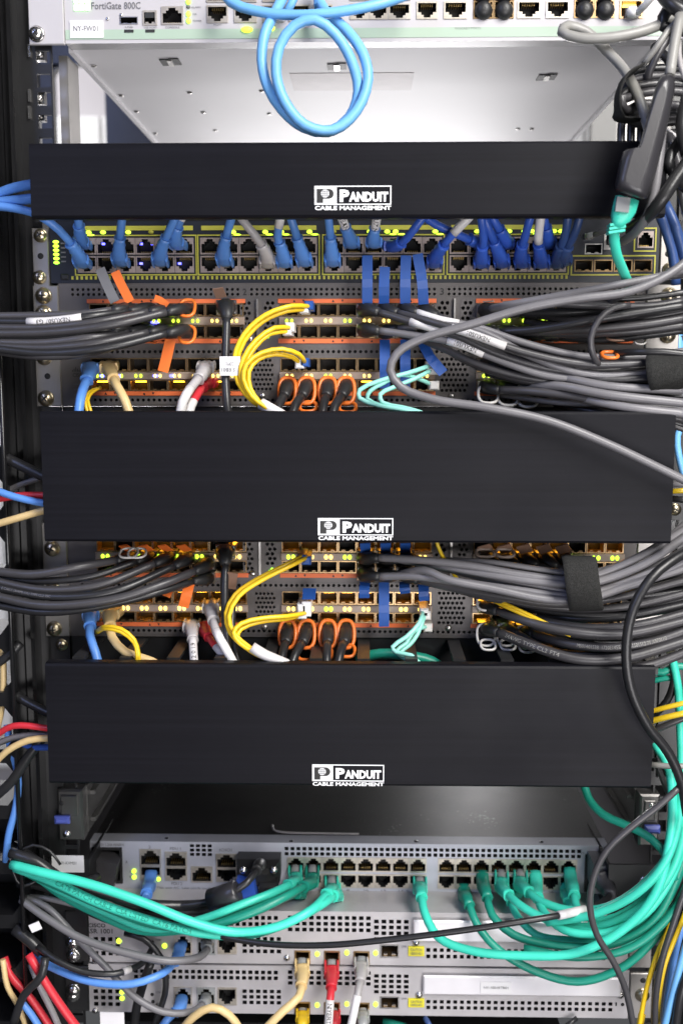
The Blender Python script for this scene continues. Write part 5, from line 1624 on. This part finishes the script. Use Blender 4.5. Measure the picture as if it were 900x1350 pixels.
# ------------------------------------------------------------------ beside the lowest cover
for lab, pts, w_, m_ in (('red cable entering the lowest cover from the left', [(-8, 972, -44), (18, 957, -50), (62, 960, -54), (100, 966, -54)], 9, 'c_red'),
                         ('grey cable entering the lowest cover from the left', [(-14, 985, -40), (20, 972, -46), (64, 968, -50), (100, 970, -50)], 9, 'c_grey'),
                         ('tan cable entering the lowest cover from the left', [(-14, 1015, -50), (10, 990, -54), (38, 976, -56), (66, 973, -58), (100, 973, -58)], 9.5, 'c_tan'),
                         ('deep blue cable entering the lowest cover from the left', [(15, 972, -24), (40, 984, -32), (66, 985, -40), (100, 985, -44)], 9, 'c_deepblue'),
                         ('light blue cable hanging down left of the lowest cover', [(10, 955, -20), (14, 985, -24), (24, 1020, -28), (22, 1060, -30), (12, 1100, -30), (8, 1135, -26)], 10, 'c_blue'),
                         ('tan cable hanging at left edge above the lowest cover', [(2, 840, -20), (5, 880, -22), (3, 930, -22), (-4, 965, -22)], 9, 'c_tan'),
                         ('black cable slanting down at left of lowest cover', [(-10, 880, -24), (14, 862, -26), (28, 848, -24)], 12, 'c_black'),
                         ('black cable slanting behind the left end of lowest cover', [(5, 905, -20), (35, 925, -28), (75, 945, -34)], 12, 'c_black'),
                         ('black cable sweeping up left of lowest cover', [(-6, 1050, -30), (16, 1030, -34), (36, 1000, -34), (66, 960, -30)], 14, 'c_black'),
                         ('upper golden fibre leaving the right end of lowest cover', [(850, 940, -40), (880, 932, -50), (912, 924, -54)], 7, 'c_gold'),
                         ('lower golden fibre leaving the right end of lowest cover', [(850, 953, -44), (880, 945, -54), (912, 938, -58)], 8, 'c_gold'),
                         ('grey cable slanting up from behind the right end of lowest cover', [(850, 968, -40), (880, 955, -46), (912, 942, -48)], 9, 'c_charcoal'),
                         ('grey cable stub leaving the lower right end of lowest cover', [(856, 1008, -56), (880, 1010, -62), (912, 1010, -64)], 8, 'c_midgrey'),
                         ('teal cable running vertically along the right edge beside lowest cover', [(884, 862, -30), (892, 900, -34), (896, 960, -38), (897, 1020, -40), (893, 1080, -44)], 11, 'c_teal'),
                         ('dark teal cable bunched at the upper right of lowest cover', [(852, 884, -24), (874, 886, -28), (890, 878, -28), (905, 880, -28)], 10, 'c_darkteal'),
                         ('second dark teal cable bunched at the upper right of lowest cover', [(852, 900, -24), (876, 894, -28), (892, 896, -30), (896, 920, -30)], 8, 'c_darkteal'),
                         ('black cable curving beside the upper right end of lowest cover', [(858, 946, -26), (878, 925, -30), (888, 895, -32), (884, 865, -30)], 10, 'c_black'),
                         ('grey cable descending the right edge beside the slide rail', [(862, 1000, -36), (880, 1045, -40), (896, 1080, -44), (903, 1130, -44)], 8, 'c_charcoal'),
                         ):
    cable(lab, pts, w_, m_)

# ------------------------------------------------------------------ console switch: teal cables
YK = 36
TL = [('uppermost teal cable of the left sweep with upper plug', [(16, 1140, -40), (55, 1150, -50), (120, 1166, -54), (190, 1190, -56), (255, 1216, -54), (310, 1229, -50), (365, 1222, -46), (410, 1200, -36), (432, 1178, -10)], 437, 1156, 13.2, 'c_teal'),
      ('second teal cable of the left sweep, printed jacket', [(20, 1144, -34), (70, 1162, -42), (130, 1190, -46), (200, 1214, -48), (270, 1231, -48), (330, 1232, -46), (385, 1214, -40), (425, 1192, -26), (440, 1180, -6)], 440, 1164, 12.5, 'c_teal'),
      ('third teal cable of the left sweep ending at second plug', [(30, 1148, -26), (80, 1170, -34), (140, 1196, -38), (205, 1219, -40), (270, 1222, -40), (335, 1202, -36), (380, 1180, -22), (402, 1168, 0)], 412, 1142, 12, 'c_darkteal'),
      ('fourth teal cable of the left sweep ending at leftmost plug', [(40, 1152, -22), (85, 1176, -28), (140, 1202, -32), (200, 1224, -34), (260, 1214, -34), (320, 1192, -30), (362, 1176, -16), (382, 1166, 0)], 389, 1142, 12, 'c_teal'),
      ('lowest teal cable of the left sweep', [(48, 1154, -16), (82, 1180, -20), (124, 1202, -24), (182, 1226, -28), (240, 1226, -30), (310, 1206, -28), (368, 1186, -18), (392, 1176, 0)], 389, 1163, 12, 'c_darkteal')]
for lab, pts, px, py, w_, m_ in TL:
    c = cable(lab, pts, w_, m_, group='teal cables sweeping left')
    rj(c, px, py, YK, m='c_teal' if m_ == 'c_teal' else 'c_darkteal', wpx=21, tin=Vector((0, .75, .66)))
    if 'printed' in lab: ctext(c, sub(c.path, .1, .6), c.r, 'CAT6 PATCH CABLE  CSA LISTED  CAT6 PATCH', m='c_darkteal', aspect=1.6)
TR = [('teal cable of the long bottom loop with plug left of others', [(555, 1180, -2), (560, 1205, -20), (578, 1236, -36), (620, 1253, -46), (690, 1260, -54), (760, 1256, -62), (820, 1226, -66), (862, 1180, -68), (880, 1120, -66), (886, 1060, -60), (880, 1010, -50), (862, 980, -40)], 553, 1156, 13.5, 'c_teal', 1),
      ('teal cable sagging lowest in front of the bottom router', [(617, 1190, -2), (628, 1218, -16), (652, 1248, -24), (700, 1278, -30), (760, 1294, -36), (815, 1278, -40), (860, 1240, -42), (888, 1200, -40), (908, 1160, -36)], 611, 1168, 12.5, 'c_darkteal', 0),
      ('dark teal cable from the closed plug in the upper row', [(641, 1180, -2), (648, 1206, -18), (676, 1232, -30), (730, 1246, -38), (800, 1246, -44), (860, 1214, -48), (890, 1160, -46), (908, 1100, -40)], 635, 1150, 12.5, 'c_darkteal', 0),
      ('teal cable from the forked plug right of the closed plug', [(668, 1178, 0), (686, 1194, -18), (724, 1214, -34), (780, 1228, -46), (836, 1206, -54), (876, 1160, -56), (896, 1100, -50), (906, 1040, -40)], 660, 1148, 13, 'c_teal', 1),
      ('teal cable from the second forked plug, thick ribs', [(694, 1174, 0), (712, 1188, -16), (750, 1200, -30), (800, 1196, -42), (850, 1164, -50), (884, 1120, -50), (900, 1060, -44), (906, 1010, -40)], 685, 1148, 13, 'c_teal', 1),
      ('teal cable from plug left of the empty pair', [(708, 1182, -4), (716, 1202, -26), (744, 1226, -46), (800, 1230, -56), (850, 1204, -60), (884, 1156, -58), (900, 1110, -52), (910, 1070, -44)], 705, 1150, 13, 'c_teal', 0),
      ('teal cable from upper plug at the right end', [(756, 1178, -6), (762, 1200, -26), (790, 1214, -42), (836, 1196, -52), (870, 1158, -54), (888, 1110, -52), (890, 1060, -46)], 750, 1146, 13, 'c_teal', 0),
      ('teal cable from lower plug at the right end', [(748, 1186, 4), (752, 1204, -10), (776, 1232, -26), (830, 1226, -34), (872, 1184, -38), (896, 1140, -38), (910, 1110, -36)], 745, 1166, 12, 'c_teal', 0),
      ('short teal plug cable below the second forked plug', [(672, 1186, 6), (680, 1206, -8), (706, 1232, -22), (760, 1240, -30), (830, 1240, -36), (885, 1200, -38), (912, 1165, -36)], 683, 1166, 11.5, 'c_teal', 0)]
for lab, pts, px, py, w_, m_, fk in TR:
    c = cable(lab, pts, w_ * .93, m_, group='teal cables sweeping right')
    rj(c, px, py, YK, wpx=21, fork=bool(fk), tin=Vector((0, .75, .66)))
    if 'second forked' in lab and 'thick' in lab: ctext(c, sub(c.path, .25, .75), c.r, 'PATCH CABLE  CAT 6  ETL VERIFIED', m='c_darkteal', aspect=1.6)
for k, (pts, w_, m_) in enumerate((([(700, 1236, -20), (770, 1250, -30), (838, 1232, -40), (880, 1186, -44), (902, 1130, -44)], 11, 'c_darkteal'), ([(720, 1216, -40), (780, 1206, -56), (838, 1178, -66), (876, 1136, -68), (894, 1080, -62), (898, 1020, -52)], 12, 'c_teal'),
                                   ([(740, 1222, -30), (800, 1218, -50), (856, 1186, -60), (888, 1140, -60), (902, 1090, -54)], 12, 'c_teal'), ([(690, 1250, -40), (760, 1262, -50), (830, 1250, -54), (880, 1210, -52), (908, 1170, -48)], 11, 'c_darkteal'))):
    cable('teal strand in the fan at lower right, ' + ORD[k] + ' of the loose ones', pts, w_, m_, group='loose teal strands at lower right')
cable('teal cable curving from behind lowest cover past the right slide rail', [(768, 1028, 10), (775, 1052, 0), (795, 1074, -14), (830, 1090, -26), (858, 1106, -36), (880, 1132, -44), (888, 1160, -48)], 11.5, 'c_darkteal')
c = cable('dark braided cable bowing down the right side past both routers', [(897, 1036, -78), (868, 1062, -82), (832, 1090, -84), (800, 1120, -84), (782, 1156, -84), (777, 1195, -84), (786, 1232, -82), (808, 1268, -80), (824, 1305, -78), (836, 1362, -76)], 9.5, 'c_charcoal')
c = cable('black power cord drooping across the front of the upper router', [(770, 1199, -44), (735, 1207, -60), (680, 1216, -66), (600, 1228, -66), (510, 1239, -64), (430, 1246, -62), (360, 1245, -58), (300, 1236, -50), (250, 1222, -40), (225, 1206, -30)], 9, 'c_black', name='power_cord')
sleeve(c, (769, 1199), (731, 1209), k=1.35)
c2 = cable('black power cord end plugged into the right inlet', [(762, 1202, -40), (784, 1195, -30), (800, 1184, -16), (804, 1178, -8)], 9.5, 'c_black', name='power_cord')
a, ta = endof(c2, -1)
mb = MB(); pth = bez(a - ta * .004, ta, P(790, 1152, .010), Vector((-.15, .7, .7)).normalized(), 12)
loft(mb, pth, [.0075 + .002 * (i % 2) + .0008 * i for i in range(13)], [.0075 + .002 * (i % 2) + .0005 * i for i in range(13)], 0, 12, 3)
mb.build('boot', 'c_charcoal', c2.o)
mb = MB(); mb.obox(P(787, 1148, .024), Vector((1, 0, 0)), Vector((0, 1, 0)), Vector((0, 0, 1)), .0060, .016, .0115); mb.build('plug', 'c_grey', c2.o)
c = cable('black power cord from left edge into the left inlet', [(18, 1114, -20), (46, 1134, -26), (76, 1158, -26), (106, 1166, -14), (128, 1156, 6)], 14, 'c_black', name='power_cord')
mb = MB(); mb.obox(P(141, 1146, .032), Vector((1, 0, -.2)).normalized(), Vector((0, 1, 0)), Vector((.2, 0, 1)).normalized(), .0095, .010, .011); mb.build('plug', 'c_charcoal', c.o)
for k, (lab, pts, w_) in enumerate((('thick black cord above the teal sweep at left', [(14, 1124, -36), (48, 1136, -40), (84, 1160, -38), (125, 1174, -34), (180, 1190, -24), (230, 1194, -14), (280, 1192, -8)], 15),
                                    ('black video cable running under console switch to ferrite bead', [(120, 1176, -18), (180, 1192, -16), (240, 1194, -14), (278, 1188, -16), (300, 1180, -20), (325, 1164, -20), (338, 1148, -8)], 10),
                                    ('thin black cable below the ferrite bead', [(150, 1186, -10), (210, 1206, -8), (280, 1206, -8), (340, 1190, -6), (356, 1172, 8)], 9),
                                    ('lower thin black cable below the ferrite bead', [(130, 1192, -6), (210, 1216, -4), (300, 1212, -4), (362, 1190, 0), (368, 1170, 14)], 9),
                                    ('black cord looping below the teal sweep at left', [(25, 1165, -8), (60, 1170, -14), (110, 1198, -16), (180, 1222, -14), (260, 1216, -12), (330, 1200, -8)], 12))):
    c = cable(lab, pts, w_, 'c_black', name='power_cord')
    if k == 1:
        fp = [P(276, 1188, -.018), P(278, 1187.5, -.018), P(312, 1176, -.022), P(314, 1175, -.022)]
        mb = MB(); mb.tube(fp, [.0075, .0090, .0090, .0075], 16); mb.build('ferrite_bead', 'adapter', c.o)
        mb = MB(); q = [kv.X(315), kv.X(371), kv.Z(1156), kv.Z(1124)]
        rg = []
        for (yy, ins) in ((.038, 0), (.022, 0), (.012, .003), (.008, .006)):
            rg.append([Vector((x, yy, z)) for x, z in ((q[0] + ins * 1.5 + .002, q[2] + ins), (q[1] - ins * 1.5 - .002, q[2] + ins), (q[1] - ins * 1.5, q[2] + ins + .003), (q[1] - ins * 1.5, q[3] - ins), (q[0] + ins * 1.5, q[3] - ins), (q[0] + ins * 1.5, q[2] + ins + .003))])
        mb.rings(rg, 0, False, True); mb.build('plug', 'black_plastic', c.o)
        for px in (321, 361): p = P(px, 1146, .012); screw(c.o, p.x, .010, p.z, S(5), 'screw_steel', cross=False)
        mb = MB(); mb.tube(spline([P(338, 1148, -.008), P(341, 1142, .000), P(343, 1140, .012)]), [.0042 + .0003 * i for i in range(len(spline([P(338, 1148, -.008), P(341, 1142, .000), P(343, 1140, .012)])))], 12); mb.build('boot', 'black_plastic', c.o)
    if k == 2:
        p = P(355, 1164, .018); mb = MB(); mb.obox(p, Vector((1, 0, 0)), Vector((0, 1, 0)), Vector((0, 0, 1)), .007, .012, .006); mb.build('plug', 'black_plastic', c.o)
    if k == 3:
        p = P(327, 1176, .006); mb = MB(); mb.obox(p, Vector((1, 0, .15)).normalized(), Vector((0, 1, 0)), Vector((-.15, 0, 1)).normalized(), .0072, .008, .012); o = mb.build('plug', 'c_deepblue', c.o); o['label'] = 'bright blue video plug'
c = cable('light blue cable stub hanging from lower network port of console switch', [(192, 1184, -12), (194, 1176, -4)], 12, 'c_blue')
rj(c, 200, 1150, YK, wpx=21, fork=False, tin=Vector((0, .75, .66)))
cable('black round strap hoop at the left where the teal cables start', [(50, 1160, -30), (30, 1168, -32), (18, 1150, -32), (22, 1128, -32), (44, 1114, -32), (66, 1122, -32), (80, 1140, -34)], 4, 'c_black')

# ------------------------------------------------------------------ routers: cables
c = cable('upper grey cable drooping from left edge into upper router', [(28, 1186, -30), (60, 1209, -38), (105, 1236, -44), (170, 1257, -46), (225, 1267, -44), (262, 1262, -32), (275, 1250, -14)], 11, 'c_grey')
rj(c, 272, 1243, 0, m='plug_clear', wpx=19, fork=False)
c = cable('lower grey cable drooping from left edge into bottom router', [(30, 1182, -22), (62, 1196, -28), (100, 1235, -32), (140, 1275, -36), (175, 1312, -38), (215, 1334, -38), (252, 1334, -30), (270, 1322, -14)], 10, 'c_grey')
rj(c, 272, 1313, 0, m='plug_clear', wpx=19, fork=False)
cable('short grey cable crossing the sweep start at left of upper router', [(28, 1182, -16), (60, 1184, -20), (95, 1192, -20), (130, 1200, -16)], 8, 'c_grey')
c = cable('light blue cable sagging between the two routers into a plug', [(40, 1258, -24), (75, 1278, -40), (120, 1294, -48), (175, 1297, -50), (215, 1283, -40), (232, 1266, -18)], 11, 'c_blue')
rj(c, 239, 1244, 0, wpx=21, fork=False)
c = cable('light blue cable rising from the bottom edge into bottom router', [(205, 1368, -20), (220, 1345, -24), (234, 1332, -16)], 11, 'c_blue')
rj(c, 240, 1316, 0, wpx=21, fork=False)
c = cable('black cable with metal tip hanging between the routers at left', [(50, 1248, -40), (75, 1266, -48), (110, 1281, -50), (150, 1284, -48), (172, 1278, -40), (190, 1268, -26), (202, 1248, -8)], 9, 'c_black')
sleeve(c, (157, 1284), (176, 1276), 'c_palegrey', 1.25, name='metal_tip')
cable('black cable hanging past the round screw of the routers', [(165, 1230, -8), (190, 1238, -12), (212, 1262, -14), (219, 1300, -14), (210, 1335, -14), (198, 1365, -14)], 9, 'c_black')
cable('black cable hanging in front of bottom router at left', [(200, 1266, -22), (188, 1300, -20), (180, 1330, -18), (176, 1365, -16)], 13, 'c_black')
c = cable('tan cable from upper router port bending left at the bottom', [(398, 1296, -22), (394, 1314, -34), (372, 1334, -42), (345, 1362, -46)], 12, 'c_tan')
rj(c, 398, 1264, 0, wpx=22, tin=Vector((0, .7, .7)))
cable('tan cable arching up from the bottom edge', [(232, 1368, -34), (256, 1340, -40), (280, 1328, -42), (302, 1338, -42), (322, 1366, -40)], 11.5, 'c_tan')
c = cable('red cable with white sleeve hanging from upper router port', [(437, 1298, -22), (435, 1318, -34), (432, 1364, -40)], 11.5, 'c_red')
rj(c, 437, 1266, 0, wpx=22, tin=Vector((0, .7, .7))); sleeve(c, (435, 1314), (432, 1364), k=1.05, text='NYERTR01')
c = cable('pale grey cable with white sleeve hanging from upper router port', [(475, 1290, -22), (471, 1312, -34), (460, 1364, -40)], 11, 'c_palegrey')
rj(c, 476, 1262, 0, wpx=22, tin=Vector((0, .7, .7))); sleeve(c, (470, 1316), (460, 1364), k=1.05)
for lab, px, m_ in (('clear plug stub in yellow-lit colour under the tan cable', 399, 'c_yellow'), ('red plug stub under the red cable', 440, 'c_red'), ('clear plug stub under the pale grey cable', 478, 'plug_clear')):  # yellow light on the first stub is put into its colour
    c = cable(lab, [(px, 1368, -10), (px, 1352, -14)], 11, m_); rj(c, px, 1330, 0, wpx=20, tin=Vector((0, .7, .7)))
cable('red cable slanting down at the lower left corner, right one', [(38, 1258, -40), (62, 1298, -46), (85, 1332, -48), (112, 1368, -48)], 12, 'c_red')
cable('red cable slanting down at the lower left corner, left one', [(6, 1262, -24), (14, 1285, -28), (42, 1318, -32), (72, 1362, -34)], 11, 'c_red')
cable('grey cable between the red cables at the lower left corner', [(40, 1270, -30), (55, 1305, -32), (70, 1335, -32), (84, 1368, -32)], 9, 'c_palegrey')
cable('tan cable at the left edge hanging beside the duct rail', [(4, 1265, -34), (10, 1300, -36), (24, 1325, -34), (38, 1362, -34)], 8, 'c_tan')
cable('blue cable slanting down between the tan and red cables, lower left', [(26, 1318, -40), (42, 1338, -42), (60, 1368, -42)], 10, 'c_blue')
c = cable('black cable with strain relief below grey cables at left', [(20, 1225, -30), (40, 1240, -34), (56, 1256, -36)], 17, 'c_black')
mb = MB(); mb.obox(P(47, 1222, -.04), Vector((.9, 0, .4)).normalized(), Vector((0, 1, 0)), Vector((-.4, 0, .9)).normalized(), .0042, .0005, .0032)
tag(mb.build('paper_tag', 'sticker'), 'white paper tag stuck among the grey cables at left', 'tag')
cable('black cable slanting up in the lower left corner', [(18, 1350, -46), (32, 1312, -50), (56, 1285, -52), (60, 1262, -48)], 12, 'c_black')
f = MB(); p0, p1 = P(133, 1350, -.03), P(164, 1334, -.03)
f.box(p0.x, p1.x, -.031, -.0302, P(150, 1368, -.03).z, p1.z); tag(f.build('paper_tag', 'sticker'), 'white paper tag hanging under the left end of bottom router', 'tag')
# right lower corner
for lab, pts, w_, m_ in (('leftmost yellow cable in the lower right corner', [(896, 1190, -40), (880, 1225, -46), (864, 1262, -50), (850, 1310, -50), (840, 1366, -48)], 7, 'c_yellow'),
                         ('second yellow cable in the lower right corner', [(904, 1200, -40), (890, 1235, -46), (876, 1270, -50), (868, 1315, -50), (866, 1366, -48)], 7, 'c_gold'),
                         ('dark cable between the yellow cables in the lower right corner', [(903, 1170, -52), (886, 1220, -56), (872, 1265, -58), (864, 1310, -58), (862, 1366, -56)], 9, 'c_charcoal'),
                         ('navy cable in the lower right corner', [(898, 1220, -36), (888, 1262, -40), (880, 1310, -42), (874, 1366, -42)], 10, 'c_blue'),
                         ('light blue cable crossing the lower right corner', [(912, 1215, -54), (899, 1262, -58), (886, 1310, -60), (872, 1366, -60)], 10, 'c_lightblue'),
                         ('black cable at the extreme lower right edge', [(912, 1270, -60), (898, 1305, -64), (888, 1366, -64)], 12, 'c_black'),
                         ('black cable behind the yellow ones near right ear of routers', [(905, 1150, -30), (890, 1190, -34), (884, 1235, -36)], 14, 'c_charcoal'),
                         ('yellow short cable at the bottom right, below the router', [(846, 1336, -40), (843, 1350, -42), (843, 1368, -42)], 10, 'c_yellow'),
                         ('black cable hanging under the bottom router toward right', [(760, 1342, -5), (742, 1356, -8), (730, 1370, -8)], 7, 'c_black'),
                         ('green cable lying under the bottom router left of centre', [(505, 1346, 20), (530, 1352, 16), (560, 1368, 12)], 9, 'c_darkteal'),
                         ('dark blue cable hanging under the bottom router near centre', [(560, 1342, 0), (566, 1352, -6), (572, 1370, -6)], 8, 'c_navy')):
    cable(lab, pts, w_, m_)
